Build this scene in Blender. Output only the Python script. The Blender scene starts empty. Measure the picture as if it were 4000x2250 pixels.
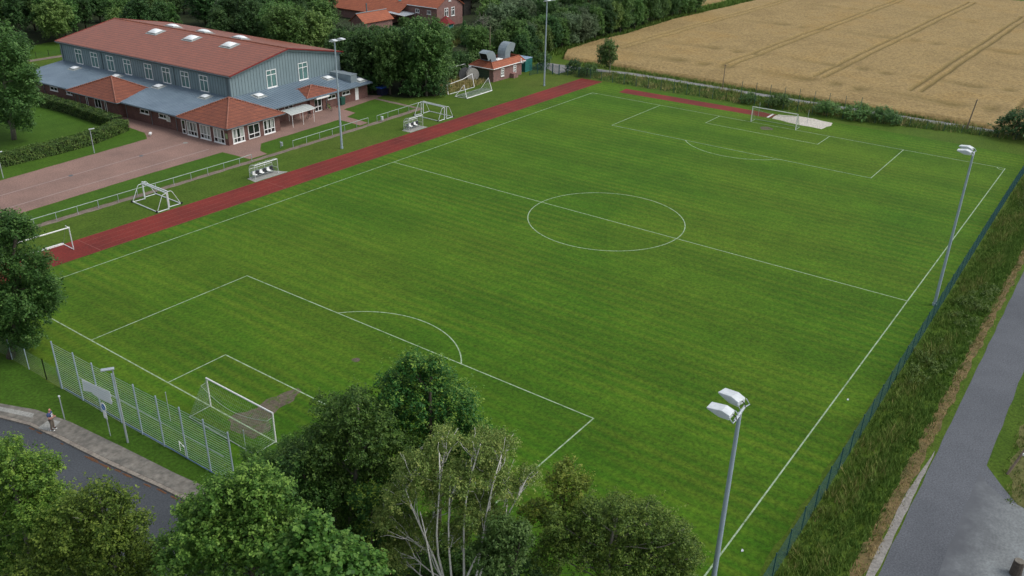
import bpy, bmesh, math, random
import numpy as np
from mathutils import Vector, Matrix
from mathutils.geometry import tessellate_polygon

# ------------------------------------------------------------------ camera, sky, sun, exposure
scene = bpy.context.scene
COL = scene.collection
cam_data = bpy.data.cameras.new("camera")
cam = bpy.data.objects.new("camera", cam_data); COL.objects.link(cam)
cam_data.sensor_width = 36.0
cam_data.lens = 36.0 * 3420.988 / 4000.0
cam_data.clip_start = 0.5; cam_data.clip_end = 3000
cam.location = (-84.0094, -47.1405, 37.7729)
cam.rotation_euler = (1.1147, -0.0185, -0.9377)
scene.camera = cam
CAM = Vector(cam.location)

SUN_EL, SUN_AZ = math.radians(52), math.radians(150)      # azimuth clockwise from +Y
world = bpy.data.worlds.new("World"); scene.world = world; world.use_nodes = True
wn = world.node_tree.nodes; wl = world.node_tree.links; wn.clear()
sky = wn.new("ShaderNodeTexSky"); sky.sky_type = 'NISHITA'; sky.sun_disc = False
sky.sun_elevation = SUN_EL; sky.sun_rotation = SUN_AZ
sky.air_density = 1.0; sky.dust_density = 3.0; sky.ozone_density = 1.0
wbg = wn.new("ShaderNodeBackground"); wbg.inputs[1].default_value = 0.15
wo = wn.new("ShaderNodeOutputWorld")
wh = wn.new('ShaderNodeHueSaturation'); wh.inputs['Saturation'].default_value = 0.45
wl.new(sky.outputs[0], wh.inputs['Color']); wl.new(wh.outputs[0], wbg.inputs[0]); wl.new(wbg.outputs[0], wo.inputs[0])
sun_d = bpy.data.lights.new("sun", 'SUN'); sun_d.energy = 0.9; sun_d.angle = math.radians(25); sun_d.color = (1.0, 0.98, 0.94)
sun = bpy.data.objects.new("sun", sun_d); COL.objects.link(sun)
sdir = Vector((math.cos(SUN_EL)*math.sin(SUN_AZ), math.cos(SUN_EL)*math.cos(SUN_AZ), math.sin(SUN_EL)))
sun.rotation_euler = sdir.to_track_quat('Z', 'Y').to_euler(); sun.location = (0, 0, 80)
scene.view_settings.view_transform = 'Standard'; scene.view_settings.look = 'None'
scene.view_settings.exposure = 0.28; scene.view_settings.gamma = 1.0

rnd = random.Random(7)
rng = np.random.default_rng(11)

# ------------------------------------------------------------------ helpers: naming
def tag(o, label=None, cat=None, group=None, kind=None):
    if label: o["label"] = label
    if cat: o["category"] = cat
    if group: o["group"] = group
    if kind: o["kind"] = kind
    return o
def empty(name, loc=(0, 0, 0), rz=0.0, label=None, cat=None, group=None):
    o = bpy.data.objects.new(name, None); COL.objects.link(o)
    o.location = loc; o.rotation_euler = (0, 0, rz); o.empty_display_size = 0.3
    return tag(o, label, cat, group)
def kids(o): return [c for c in bpy.data.objects if c.parent == o]
def copy_thing(o, loc, rz=None, label=None, scale=None, group=None):
    r = o.copy(); COL.objects.link(r); r.location = loc
    if rz is not None: r.rotation_euler = (0, 0, rz)
    if scale is not None: r.scale = scale
    for c in CH.get(o.name, []):
        d = c.copy(); COL.objects.link(d); d.parent = r
        CH.setdefault(r.name, []).append(d)
        for s in CH.get(c.name, []):
            t = s.copy(); COL.objects.link(t); t.parent = d
    if label: r["label"] = label
    if group: r["group"] = group
    return r
CH = {}

# ------------------------------------------------------------------ helpers: meshes
class MB:
    def __init__(s): s.v = []; s.f = []
    def add(s, vs, fs):
        b = len(s.v); s.v += [tuple(v) for v in vs]; s.f += [tuple(b+i for i in f) for f in fs]; return s
    def box(s, x0, x1, y0, y1, z0, z1):
        vs = [(x0,y0,z0),(x1,y0,z0),(x1,y1,z0),(x0,y1,z0),(x0,y0,z1),(x1,y0,z1),(x1,y1,z1),(x0,y1,z1)]
        return s.add(vs, [(3,2,1,0),(4,5,6,7),(0,1,5,4),(1,2,6,5),(2,3,7,6),(3,0,4,7)])
    def obox(s, c, u, w, su, sw, sz):
        c = Vector(c); u = Vector(u).normalized()*su/2; w = Vector(w).normalized()*sw/2
        k = u.cross(w).normalized()*sz/2
        vs = [c+a*u+b*w+d*k for d in (-1,1) for a, b in ((-1,-1),(1,-1),(1,1),(-1,1))]
        return s.add(vs, [(3,2,1,0),(4,5,6,7),(0,1,5,4),(1,2,6,5),(2,3,7,6),(3,0,4,7)])
    def tube(s, p0, p1, r0, r1=None, n=6, caps=True):
        if r1 is None: r1 = r0
        p0 = Vector(p0); p1 = Vector(p1); d = p1-p0
        if d.length < 1e-6: return s
        d.normalize(); a = d.orthogonal().normalized(); b = d.cross(a)
        vs = []
        for p, r in ((p0, r0), (p1, r1)):
            for i in range(n):
                t = 2*math.pi*i/n; vs.append(p + a*math.cos(t)*r + b*math.sin(t)*r)
        fs = [(i, (i+1) % n, n+(i+1) % n, n+i) for i in range(n)]
        if caps: fs += [tuple(range(n-1, -1, -1)), tuple(range(n, 2*n))]
        return s.add(vs, fs)
    def path(s, pts, r, n=6, r1=None):
        pts = [Vector(p) for p in pts]; m = len(pts); vs = []; fs = []
        a = None
        for i, p in enumerate(pts):
            d = (pts[min(i+1, m-1)] - pts[max(i-1, 0)]).normalized()
            a = d.orthogonal().normalized() if a is None else (a - d*a.dot(d)).normalized()
            b = d.cross(a); rr = r if r1 is None else r + (r1-r)*i/(m-1)
            for k in range(n):
                t = 2*math.pi*k/n; vs.append(p + a*math.cos(t)*rr + b*math.sin(t)*rr)
        for i in range(m-1):
            for k in range(n):
                fs.append((i*n+k, i*n+(k+1) % n, (i+1)*n+(k+1) % n, (i+1)*n+k))
        fs += [tuple(range(n-1, -1, -1)), tuple(range((m-1)*n, m*n))]
        return s.add(vs, fs)
    def prism(s, poly, z0, z1):
        n = len(poly)
        vs = [(x, y, z0) for x, y in poly] + [(x, y, z1) for x, y in poly]
        fs = [tuple(range(n-1, -1, -1)), tuple(range(n, 2*n))] + [(i, (i+1) % n, n+(i+1) % n, n+i) for i in range(n)]
        return s.add(vs, fs)
    def extrude(s, poly3, off):
        n = len(poly3); off = Vector(off)
        vs = [Vector(p) for p in poly3] + [Vector(p)+off for p in poly3]
        fs = [tuple(range(n-1, -1, -1)), tuple(range(n, 2*n))] + [(i, (i+1) % n, n+(i+1) % n, n+i) for i in range(n)]
        return s.add(vs, fs)
    def disc(s, c, nrm, r, th, n=20, rx=None):
        nrm = Vector(nrm).normalized()
        return s.tube(Vector(c)-nrm*th/2, Vector(c)+nrm*th/2, r, r, n)
    def build(s, name, mat, parent=None, smooth=False, bevel=0.0):
        me = bpy.data.meshes.new(name); me.from_pydata([tuple(v) for v in s.v], [], s.f)
        bm = bmesh.new(); bm.from_mesh(me); bmesh.ops.recalc_face_normals(bm, faces=bm.faces); bm.to_mesh(me); bm.free()
        if mat: me.materials.append(mat)
        if smooth:
            me.polygons.foreach_set("use_smooth", [True]*len(me.polygons))
        o = bpy.data.objects.new(name, me); COL.objects.link(o)
        if parent is not None:
            o.parent = parent; CH.setdefault(parent.name, []).append(o)
        if bevel:
            b = o.modifiers.new("bevel", 'BEVEL'); b.width = bevel; b.segments = 2; b.limit_method = 'ANGLE'
        return o
def npmesh(name, V, F, mat, parent=None, attr=None, smooth=False):
    """V (n,3) float, F (m,k) int of constant k"""
    me = bpy.data.meshes.new(name); V = np.asarray(V, np.float32); F = np.asarray(F, np.int32)
    k = F.shape[1]
    me.vertices.add(len(V)); me.vertices.foreach_set("co", V.ravel())
    me.loops.add(F.size); me.loops.foreach_set("vertex_index", F.ravel())
    me.polygons.add(len(F)); me.polygons.foreach_set("loop_start", np.arange(0, F.size, k, dtype=np.int32))
    me.update(calc_edges=True)
    if attr is not None:
        A = me.attributes.new("tone", 'FLOAT', 'POINT'); A.data.foreach_set("value", np.asarray(attr, np.float32))
    if smooth: me.polygons.foreach_set("use_smooth", np.ones(len(F), bool))
    if mat: me.materials.append(mat)
    o = bpy.data.objects.new(name, me); COL.objects.link(o)
    if parent is not None:
        o.parent = parent; CH.setdefault(parent.name, []).append(o)
    return o

# ------------------------------------------------------------------ helpers: materials
def newmat(name):
    m = bpy.data.materials.new(name); m.use_nodes = True
    nt = m.node_tree; nt.nodes.clear()
    out = nt.nodes.new("ShaderNodeOutputMaterial"); bs = nt.nodes.new("ShaderNodeBsdfPrincipled")
    nt.links.new(bs.outputs[0], out.inputs[0])
    return m, nt, bs, out
class NG:
    """tiny node-graph helper"""
    def __init__(s, nt, coord='Object'):
        s.nt = nt
        if coord == 'World':
            s.co = nt.nodes.new("ShaderNodeNewGeometry").outputs['Position']
        else:
            s.co = nt.nodes.new("ShaderNodeTexCoord").outputs['Object']
    def link(s, a, b): s.nt.links.new(a, b)
    def noise(s, scale, detail=4, rough=0.55, vec=None, stretch=None):
        n = s.nt.nodes.new("ShaderNodeTexNoise"); n.inputs['Scale'].default_value = scale
        n.inputs['Detail'].default_value = detail; n.inputs['Roughness'].default_value = rough
        v = vec or s.co
        if stretch:
            mp = s.nt.nodes.new("ShaderNodeMapping"); mp.inputs['Scale'].default_value = stretch
            s.link(v, mp.inputs[0]); v = mp.outputs[0]
        s.link(v, n.inputs['Vector']); return n.outputs['Fac']
    def ramp(s, fac, stops, interp='LINEAR'):
        r = s.nt.nodes.new("ShaderNodeValToRGB"); r.color_ramp.interpolation = interp
        e = r.color_ramp.elements
        while len(e) < len(stops): e.new(0.5)
        for i, (p, c) in enumerate(stops):
            e[i].position = p
            e[i].color = (c, c, c, 1) if isinstance(c, (int, float)) else (*c, 1)
        s.link(fac, r.inputs[0]); return r.outputs[0]
    def mix(s, fac, a, b, mode='MIX'):
        m = s.nt.nodes.new("ShaderNodeMix"); m.data_type = 'RGBA'; m.blend_type = mode
        for inp, val in ((m.inputs['Factor'], fac), (m.inputs[6], a), (m.inputs[7], b)):
            if isinstance(val, (int, float)): inp.default_value = val
            elif isinstance(val, tuple): inp.default_value = (*val, 1)
            else: s.link(val, inp)
        return m.outputs[2]
    def math(s, op, a, b=0.0):
        m = s.nt.nodes.new("ShaderNodeMath"); m.operation = op
        for i, val in enumerate((a, b)):
            if isinstance(val, (int, float)): m.inputs[i].default_value = val
            else: s.link(val, m.inputs[i])
        return m.outputs[0]
    def sep(s, vec=None):
        n = s.nt.nodes.new("ShaderNodeSeparateXYZ"); s.link(vec or s.co, n.inputs[0]); return n.outputs
    def bump(s, h, bs, strength=0.4, dist=0.05):
        b = s.nt.nodes.new("ShaderNodeBump"); b.inputs['Strength'].default_value = strength; b.inputs['Distance'].default_value = dist
        s.link(h, b.inputs['Height']); s.link(b.outputs[0], bs.inputs['Normal'])
def pmat(name, c1, c2=None, scale=3.0, rough=0.7, metal=0.0, bump=0.0, bdist=0.02, coord='Object', spec=0.3, fine=None, stretch=None):
    m, nt, bs, out = newmat(name); g = NG(nt, coord)
    c2 = c2 or tuple(x*0.8 for x in c1)
    n = g.noise(scale, 6, 0.65, stretch=stretch)
    col = g.ramp(n, [(0.32, c2), (0.68, c1)])
    if fine:
        n2 = g.noise(fine, 2, 0.6)
        col = g.mix(1.0, col, g.ramp(n2, [(0.3, 0.72), (0.7, 1.25)]), 'MULTIPLY')
        n = n2
    g.link(col, bs.inputs['Base Color'])
    bs.inputs['Roughness'].default_value = rough; bs.inputs['Metallic'].default_value = metal
    bs.inputs['Specular IOR Level'].default_value = spec
    if bump: g.bump(n, bs, bump, bdist)
    return m
def mat_grass(name, dark, light, dry, patch=0.12, fine=5.0, dryamt=0.4, stripes=False, coarse=0.035):
    m, nt, bs, out = newmat(name); g = NG(nt, 'World')
    n1 = g.noise(patch, 6, 0.65); n2 = g.noise(fine, 3, 0.7); n3 = g.noise(coarse, 5, 0.6)
    col = g.ramp(n1, [(0.3, dark), (0.7, light)])
    col = g.mix(g.ramp(n3, [(0.45, 0.0), (0.75, dryamt)]), col, dry)
    if stripes:
        x, y, z = g.sep()
        wob = g.noise(0.25, 3, 0.6, stretch=(1, 0.15, 1))
        ph = g.math('ADD', g.math('MULTIPLY', x, 2*math.pi/1.3), g.math('MULTIPLY', wob, 4.5))
        st = g.math('SINE', ph)
        lo = g.noise(0.22, 4, 0.65, stretch=(0.7, 0.18, 1))
        amp = g.ramp(lo, [(0.36, 0.12), (0.62, 1.0)])
        sm = g.math('MULTIPLY', g.math('ADD', g.math('MULTIPLY', st, 0.5), 0.5), amp)
        col = g.mix(g.math('MULTIPLY', sm, 0.62), col, dry)
        # broad mower passes
        st2 = g.math('SINE', g.math('ADD', g.math('MULTIPLY', x, 2*math.pi/11.0), g.math('MULTIPLY', wob, 1.5)))
        col = g.mix(1.0, col, g.ramp(g.math('ADD', g.math('MULTIPLY', st2, 0.5), 0.5), [(0.3, 0.93), (0.7, 1.06)]), 'MULTIPLY')
    col = g.mix(1.0, col, g.ramp(n2, [(0.3, 0.58), (0.7, 1.42)]), 'MULTIPLY')
    n5 = g.noise(fine*0.16, 3, 0.7)
    col = g.mix(1.0, col, g.ramp(n5, [(0.3, 0.86), (0.7, 1.12)]), 'MULTIPLY')
    g.link(col, bs.inputs['Base Color'])
    bs.inputs['Roughness'].default_value = 0.9; bs.inputs['Specular IOR Level'].default_value = 0.1
    bs.inputs['Sheen Weight'].default_value = 0.09; bs.inputs['Sheen Roughness'].default_value = 0.6
    bs.inputs['Sheen Tint'].default_value = (0.55, 0.9, 0.22, 1)
    g.bump(n2, bs, 0.5, 0.05)
    return m
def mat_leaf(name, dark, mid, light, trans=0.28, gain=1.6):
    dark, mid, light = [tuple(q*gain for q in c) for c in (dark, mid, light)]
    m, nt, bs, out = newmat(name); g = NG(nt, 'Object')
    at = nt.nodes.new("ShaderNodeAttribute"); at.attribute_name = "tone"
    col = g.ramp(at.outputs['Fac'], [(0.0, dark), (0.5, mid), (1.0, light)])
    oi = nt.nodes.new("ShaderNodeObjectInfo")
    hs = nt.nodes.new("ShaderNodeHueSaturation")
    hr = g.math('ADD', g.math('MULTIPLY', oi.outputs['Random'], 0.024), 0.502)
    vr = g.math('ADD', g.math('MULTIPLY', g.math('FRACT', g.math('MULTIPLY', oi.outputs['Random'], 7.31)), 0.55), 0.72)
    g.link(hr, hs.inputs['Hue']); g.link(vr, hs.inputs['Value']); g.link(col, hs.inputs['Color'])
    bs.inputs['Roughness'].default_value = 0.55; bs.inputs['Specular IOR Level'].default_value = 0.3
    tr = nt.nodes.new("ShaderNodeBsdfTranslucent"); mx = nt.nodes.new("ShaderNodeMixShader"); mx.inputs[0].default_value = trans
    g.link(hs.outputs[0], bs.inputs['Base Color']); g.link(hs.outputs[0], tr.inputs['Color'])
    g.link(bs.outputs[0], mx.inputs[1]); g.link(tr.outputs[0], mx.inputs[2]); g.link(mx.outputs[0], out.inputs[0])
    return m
def mat_blade(name, stops, rough=0.8):
    m, nt, bs, out = newmat(name); g = NG(nt, 'Object')
    at = nt.nodes.new("ShaderNodeAttribute"); at.attribute_name = "tone"
    col = g.ramp(at.outputs['Fac'], stops)
    g.link(col, bs.inputs['Base Color']); bs.inputs['Roughness'].default_value = rough; bs.inputs['Specular IOR Level'].default_value = 0.2
    return m
def mat_tiles(name, c1, c2, row=0.34, rough=0.65, axis=None, tw=0.25, gap=0.55):
    """clay tiles: colour change from tile to tile plus course lines, in object space (course lines follow height)"""
    m, nt, bs, out = newmat(name); g = NG(nt, 'Object')
    x, y, z = g.sep()
    cb = nt.nodes.new("ShaderNodeCombineXYZ"); u = g.math('ADD', x if axis != 'x' else g.math('MULTIPLY', x, 0.0), y if axis != 'y' else g.math('MULTIPLY', y, 0.0))
    g.link(u, cb.inputs[0]); g.link(g.math('MULTIPLY', z, 2.2), cb.inputs[1])
    br = nt.nodes.new("ShaderNodeTexBrick"); g.link(cb.outputs[0], br.inputs['Vector'])
    br.inputs['Color1'].default_value = (*c1, 1); br.inputs['Color2'].default_value = (*c2, 1)
    br.inputs['Mortar'].default_value = (*[q*gap for q in c2], 1)
    br.inputs['Scale'].default_value = 1.0; br.inputs['Mortar Size'].default_value = 0.035
    br.inputs['Brick Width'].default_value = tw; br.inputs['Row Height'].default_value = row
    n = g.noise(0.6, 5, 0.65); n2 = g.noise(7.0, 2, 0.6)
    col = g.mix(1.0, br.outputs['Color'], g.ramp(n, [(0.3, 0.86), (0.7, 1.1)]), 'MULTIPLY')
    col = g.mix(1.0, col, g.ramp(n2, [(0.3, 0.8), (0.7, 1.18)]), 'MULTIPLY')
    g.link(col, bs.inputs['Base Color']); bs.inputs['Roughness'].default_value = rough
    bs.inputs['Specular IOR Level'].default_value = 0.55
    g.bump(br.outputs['Fac'], bs, -0.35, 0.04)
    return m
def mat_brick(name, c1, c2, mortar):
    m, nt, bs, out = newmat(name); g = NG(nt, 'Object')
    x, y, z = g.sep(); cb = nt.nodes.new("ShaderNodeCombineXYZ")
    g.link(g.math('ADD', x, y), cb.inputs[0]); g.link(z, cb.inputs[1])
    br = nt.nodes.new("ShaderNodeTexBrick"); g.link(cb.outputs[0], br.inputs['Vector'])
    br.inputs['Color1'].default_value = (*c1, 1); br.inputs['Color2'].default_value = (*c2, 1); br.inputs['Mortar'].default_value = (*mortar, 1)
    br.inputs['Scale'].default_value = 1.0; br.inputs['Mortar Size'].default_value = 0.008
    br.inputs['Brick Width'].default_value = 0.25; br.inputs['Row Height'].default_value = 0.0833
    n = g.noise(1.3, 5, 0.7)
    col = g.mix(1.0, br.outputs['Color'], g.ramp(n, [(0.3, 0.75), (0.7, 1.2)]), 'MULTIPLY')
    g.link(col, bs.inputs['Base Color']); bs.inputs['Roughness'].default_value = 0.85
    return m
def mat_glass(name, c, rough=0.08):
    m, nt, bs, out = newmat(name); g = NG(nt, 'Object')
    n = g.noise(0.9, 3, 0.5)
    g.link(g.ramp(n, [(0.3, tuple(q*0.7 for q in c)), (0.7, c)]), bs.inputs['Base Color'])
    bs.inputs['Roughness'].default_value = rough; bs.inputs['Specular IOR Level'].default_value = 0.6
    return m
def mat_clear(name, c, alpha):
    m, nt, bs, out = newmat(name)
    bs.inputs['Base Color'].default_value = (*c, 1); bs.inputs['Roughness'].default_value = 0.15
    tr = nt.nodes.new("ShaderNodeBsdfTransparent"); mx = nt.nodes.new("ShaderNodeMixShader"); mx.inputs[0].default_value = alpha
    nt.links.new(tr.outputs[0], mx.inputs[1]); nt.links.new(bs.outputs[0], mx.inputs[2]); nt.links.new(mx.outputs[0], out.inputs[0])
    return m

M = {}
M['ground'] = mat_grass('rough_grass', (0.038, 0.076, 0.006), (0.062, 0.104, 0.010), (0.105, 0.106, 0.024), patch=0.25, fine=4.0, dryamt=0.55)
M['pitch'] = mat_grass('pitch_grass', (0.027, 0.086, 0.003), (0.045, 0.118, 0.005), (0.092, 0.138, 0.010), patch=0.16, fine=3.2, dryamt=0.55, stripes=True, coarse=0.03)
M['lawn'] = mat_grass('lawn_grass', (0.029, 0.078, 0.005), (0.044, 0.102, 0.008), (0.066, 0.102, 0.014), patch=0.3, fine=4.0, dryamt=0.3)
M['wood_floor'] = pmat('woodland_floor', (0.030, 0.045, 0.012), (0.014, 0.022, 0.007), 0.5, 0.95, coord='World', fine=3.0)
M['meadow'] = mat_grass('wild_meadow', (0.080, 0.085, 0.030), (0.130, 0.120, 0.045), (0.200, 0.150, 0.070), patch=0.2, fine=2.0, dryamt=0.6)
M['track'] = pmat('track_rubber', (0.212, 0.027, 0.018), (0.118, 0.018, 0.013), 0.16, 0.8, coord='World', fine=5.0)
M['trackline'] = pmat('track_line_paint', (0.30, 0.10, 0.08), (0.20, 0.05, 0.04), 2.0, 0.8, coord='World')
M['forecourt'] = pmat('brick_paving', (0.285, 0.178, 0.143), (0.205, 0.132, 0.108), 0.22, 0.85, coord='World', fine=6.0)
M['gutter'] = pmat('gutter_stone', (0.34, 0.26, 0.23), (0.27, 0.20, 0.18), 1.0, 0.85, coord='World')
M['gravel_path'] = pmat('gravel_path', (0.230, 0.185, 0.145), (0.150, 0.120, 0.095), 0.6, 0.95, coord='World', fine=5.0)
M['concrete'] = pmat('concrete_slab', (0.33, 0.33, 0.30), (0.25, 0.25, 0.23), 0.9, 0.9, coord='World', fine=8.0)
M['asphalt'] = pmat('asphalt', (0.118, 0.127, 0.140), (0.078, 0.085, 0.095), 0.12, 0.85, coord='World', fine=9.0)
M['asphalt_dark'] = pmat('asphalt_dark', (0.072, 0.080, 0.088), (0.055, 0.062, 0.069), 0.3, 0.8, coord='World', fine=9.0)
M['pavement'] = pmat('block_pavement', (0.215, 0.198, 0.168), (0.125, 0.120, 0.104), 0.9, 0.9, coord='World', fine=2.6, bump=0.3)
M['kerb'] = pmat('kerb_stone', (0.28, 0.25, 0.205), (0.19, 0.165, 0.14), 0.8, 0.9, coord='World', fine=5.0)
def mat_apron():
    m, nt, bs, out = newmat('gravel_apron'); g = NG(nt, 'World'); x, y, z_ = g.sep()
    n = g.noise(0.5, 6, 0.7); n2 = g.noise(6.0, 3, 0.6)
    gr = g.mix(1.0, g.ramp(n, [(0.3, (0.135, 0.145, 0.145)), (0.7, (0.215, 0.235, 0.235))]), g.ramp(n2, [(0.3, 0.75), (0.7, 1.2)]), 'MULTIPLY')
    ap = g.ramp(g.noise(0.25, 5, 0.65), [(0.3, (0.070, 0.076, 0.084)), (0.7, (0.100, 0.108, 0.118))])
    d = g.math('ADD', g.math('MULTIPLY', g.math('ADD', y, 45.2), -0.42), g.math('MULTIPLY', g.math('SUBTRACT', n, 0.5), 1.3))
    g.link(g.mix(g.ramp(d, [(0.0, 0.0), (1.0, 1.0)]), ap, gr), bs.inputs['Base Color']); bs.inputs['Roughness'].default_value = 0.9; return m
M['apron'] = mat_apron()
M['farm_track'] = pmat('farm_track', (0.26, 0.26, 0.25), (0.19, 0.19, 0.185), 0.4, 0.9, coord='World', fine=4.0)
M['sand'] = pmat('sand', (0.58, 0.55, 0.48), (0.46, 0.43, 0.36), 0.7, 0.95, coord='World', fine=4.0)
def mat_earth():
    m, nt, bs, out = newmat('bare_earth'); g = NG(nt, 'World')
    n = g.noise(0.7, 6, 0.75); n2 = g.noise(4.0, 4, 0.7); n3 = g.noise(1.6, 5, 0.75)
    e_ = g.mix(1.0, g.ramp(n, [(0.3, (0.075, 0.062, 0.040)), (0.7, (0.135, 0.110, 0.076))]), g.ramp(n2, [(0.3, 0.6), (0.7, 1.35)]), 'MULTIPLY')
    gr = g.mix(n2, (0.030, 0.075, 0.004), (0.070, 0.110, 0.010))
    g.link(g.mix(g.ramp(n3, [(0.50, 0.0), (0.60, 0.85)]), e_, gr), bs.inputs['Base Color']); bs.inputs['Roughness'].default_value = 0.95
    g.bump(n2, bs, 0.5, 0.05); return m
M['earth'] = mat_earth()
M['straw_strip'] = pmat('cut_verge', (0.200, 0.135, 0.060), (0.085, 0.075, 0.028), 0.8, 0.95, coord='World', fine=3.0, bump=0.5, bdist=0.08)
M['pale_strip'] = pmat('pale_kerb_strip', (0.27, 0.255, 0.23), (0.19, 0.18, 0.16), 1.0, 0.9, coord='World', fine=6.0)
def mat_line():
    m, nt, bs, out = newmat('chalk_line'); g = NG(nt, 'World')
    n = g.noise(2.2, 5, 0.8)
    col = g.ramp(n, [(0.32, (0.09, 0.16, 0.05)), (0.52, (0.30, 0.40, 0.25)), (0.8, (0.46, 0.55, 0.41))])
    g.link(col, bs.inputs['Base Color']); bs.inputs['Roughness'].default_value = 0.9; return m
M['line'] = mat_line()
def mat_wheat():
    m, nt, bs, out = newmat('ripe_wheat'); g = NG(nt, 'World')
    at = nt.nodes.new("ShaderNodeAttribute"); at.attribute_name = "tone"
    n1 = g.noise(0.06, 6, 0.65); n2 = g.noise(1.7, 4, 0.75); n3 = g.noise(0.35, 5, 0.7, stretch=(0.6, 0.9, 1))
    col = g.ramp(n1, [(0.3, (0.262, 0.186, 0.076)), (0.5, (0.318, 0.230, 0.098)), (0.72, (0.315, 0.210, 0.075))])
    col = g.mix(1.0, col, g.ramp(n2, [(0.3, 0.62), (0.7, 1.3)]), 'MULTIPLY')
    col = g.mix(1.0, col, g.ramp(n3, [(0.3, 0.9), (0.7, 1.08)]), 'MULTIPLY')
    col = g.mix(at.outputs['Fac'], col, g.mix(n2, (0.115, 0.092, 0.030), (0.200, 0.145, 0.050)))
    g.link(col, bs.inputs['Base Color']); bs.inputs['Roughness'].default_value = 0.9; bs.inputs['Specular IOR Level'].default_value = 0.2
    g.bump(n2, bs, 0.8, 0.25); return m
M['wheat'] = mat_wheat()
# buildings
M['hall_roof'] = mat_tiles('hall_roof_tiles', (0.345, 0.108, 0.057), (0.262, 0.088, 0.050), row=0.32, rough=0.5, axis='x')
M['pav_roof'] = mat_tiles('clay_tiles', (0.275, 0.080, 0.036), (0.190, 0.054, 0.028), row=0.62, rough=0.7, tw=0.3, gap=0.45)
M['ridge'] = pmat('ridge_tiles', (0.36, 0.17, 0.12), (0.23, 0.08, 0.05), 3.0, 0.75)
M['verge_red'] = pmat('red_verge', (0.22, 0.035, 0.03), None, 2.0, 0.6)
M['clad'] = pmat('slate_blue_cladding', (0.215, 0.285, 0.300), (0.185, 0.250, 0.265), 0.5, 0.6)
M['clad_dark'] = pmat('cladding_seams', (0.125, 0.175, 0.190), None, 1.0, 0.6)
M['zinc'] = pmat('zinc_roof', (0.205, 0.270, 0.325), (0.140, 0.192, 0.238), 0.22, 0.38, metal=0.15)
M['brick'] = mat_brick('red_brick', (0.165, 0.070, 0.056), (0.105, 0.046, 0.040), (0.16, 0.12, 0.10))
M['brick_house'] = mat_brick('house_brick', (0.27, 0.135, 0.115), (0.20, 0.095, 0.08), (0.25, 0.2, 0.18))
M['white'] = pmat('white_paint', (0.86, 0.86, 0.84), (0.78, 0.79, 0.77), 2.0, 0.45)
M['dome'] = pmat('skylight_dome', (0.84, 0.87, 0.86), (0.76, 0.80, 0.80), 1.5, 0.2)
M['flash'] = pmat('skylight_kerb', (0.40, 0.43, 0.42), (0.3, 0.33, 0.32), 2.0, 0.5)
M['glass_dark'] = mat_glass('dark_glass', (0.018, 0.024, 0.024))
M['glass_teal'] = mat_glass('teal_glass', (0.13, 0.25, 0.235), 0.18)
M['curtain'] = pmat('curtain', (0.55, 0.58, 0.54), (0.36, 0.42, 0.37), 3.0, 0.9)
M['drain'] = pmat('drain_zinc', (0.25, 0.29, 0.31), None, 3.0, 0.4, metal=0.5)
M['gutter_dark'] = pmat('gutter_zinc', (0.12, 0.155, 0.17), None, 2.0, 0.45, metal=0.3)
M['galv'] = pmat('galvanised_steel', (0.50, 0.55, 0.58), (0.40, 0.45, 0.48), 1.2, 0.45, metal=0.4)
M['galv_blue'] = pmat('galvanised_mast', (0.42, 0.50, 0.57), (0.34, 0.42, 0.49), 1.5, 0.5, metal=0.3)
M['lamp_grey'] = pmat('lamp_housing', (0.68, 0.72, 0.73), (0.52, 0.56, 0.57), 3.0, 0.5)
M['rail'] = pmat('pale_green_rail', (0.36, 0.43, 0.38), (0.28, 0.34, 0.31), 2.0, 0.5)
M['wire'] = pmat('fence_wire', (0.54, 0.65, 0.66), (0.46, 0.57, 0.58), 2.0, 0.5)
M['silver'] = pmat('aluminium', (0.68, 0.72, 0.72), (0.58, 0.62, 0.63), 2.0, 0.45, metal=0.1)
M['goalwhite'] = pmat('goal_white', (0.80, 0.80, 0.78), (0.70, 0.71, 0.70), 2.0, 0.4)
M['net'] = pmat('pale_net', (0.34, 0.42, 0.33), None, 2.0, 0.9)
M['net_green'] = pmat('green_net', (0.20, 0.29, 0.18), None, 2.0, 0.9)
M['fence_green'] = pmat('green_fence', (0.028, 0.100, 0.105), (0.020, 0.075, 0.080), 2.0, 0.45)
M['black'] = pmat('black_plastic', (0.016, 0.017, 0.018), None, 3.0, 0.5)
M['dark_seat'] = pmat('dark_grey_seat', (0.035, 0.037, 0.042), None, 3.0, 0.5)
M['rubber'] = pmat('rubber', (0.02, 0.02, 0.022), None, 3.0, 0.8)
M['clear'] = mat_clear('clear_sheet', (0.55, 0.62, 0.50), 0.22)
M['canopy'] = mat_clear('canopy_sheet', (0.50, 0.54, 0.50), 0.75)
M['bin_green'] = pmat('green_bin', (0.02, 0.09, 0.065), None, 3.0, 0.5)
M['blue_lid'] = pmat('blue_lid', (0.03, 0.09, 0.36), None, 3.0, 0.5)
M['navy'] = pmat('navy_skip', (0.012, 0.016, 0.04), None, 3.0, 0.6)
M['red'] = pmat('red_paint', (0.42, 0.05, 0.04), None, 3.0, 0.5)
M['bike_green'] = pmat('bike_green', (0.10, 0.42, 0.06), None, 3.0, 0.4)
M['container'] = pmat('teal_container', (0.035, 0.20, 0.175), (0.024, 0.14, 0.125), 1.0, 0.55)
M['cont_roof'] = pmat('container_roof', (0.30, 0.40, 0.52), (0.2, 0.3, 0.4), 1.0, 0.5)
M['door_green'] = pmat('green_door', (0.062, 0.095, 0.062), (0.05, 0.078, 0.052), 2.0, 0.6)
M['duct'] = pmat('duct_metal', (0.30, 0.36, 0.385), (0.24, 0.29, 0.315), 1.3, 0.5, metal=0.3)
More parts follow.
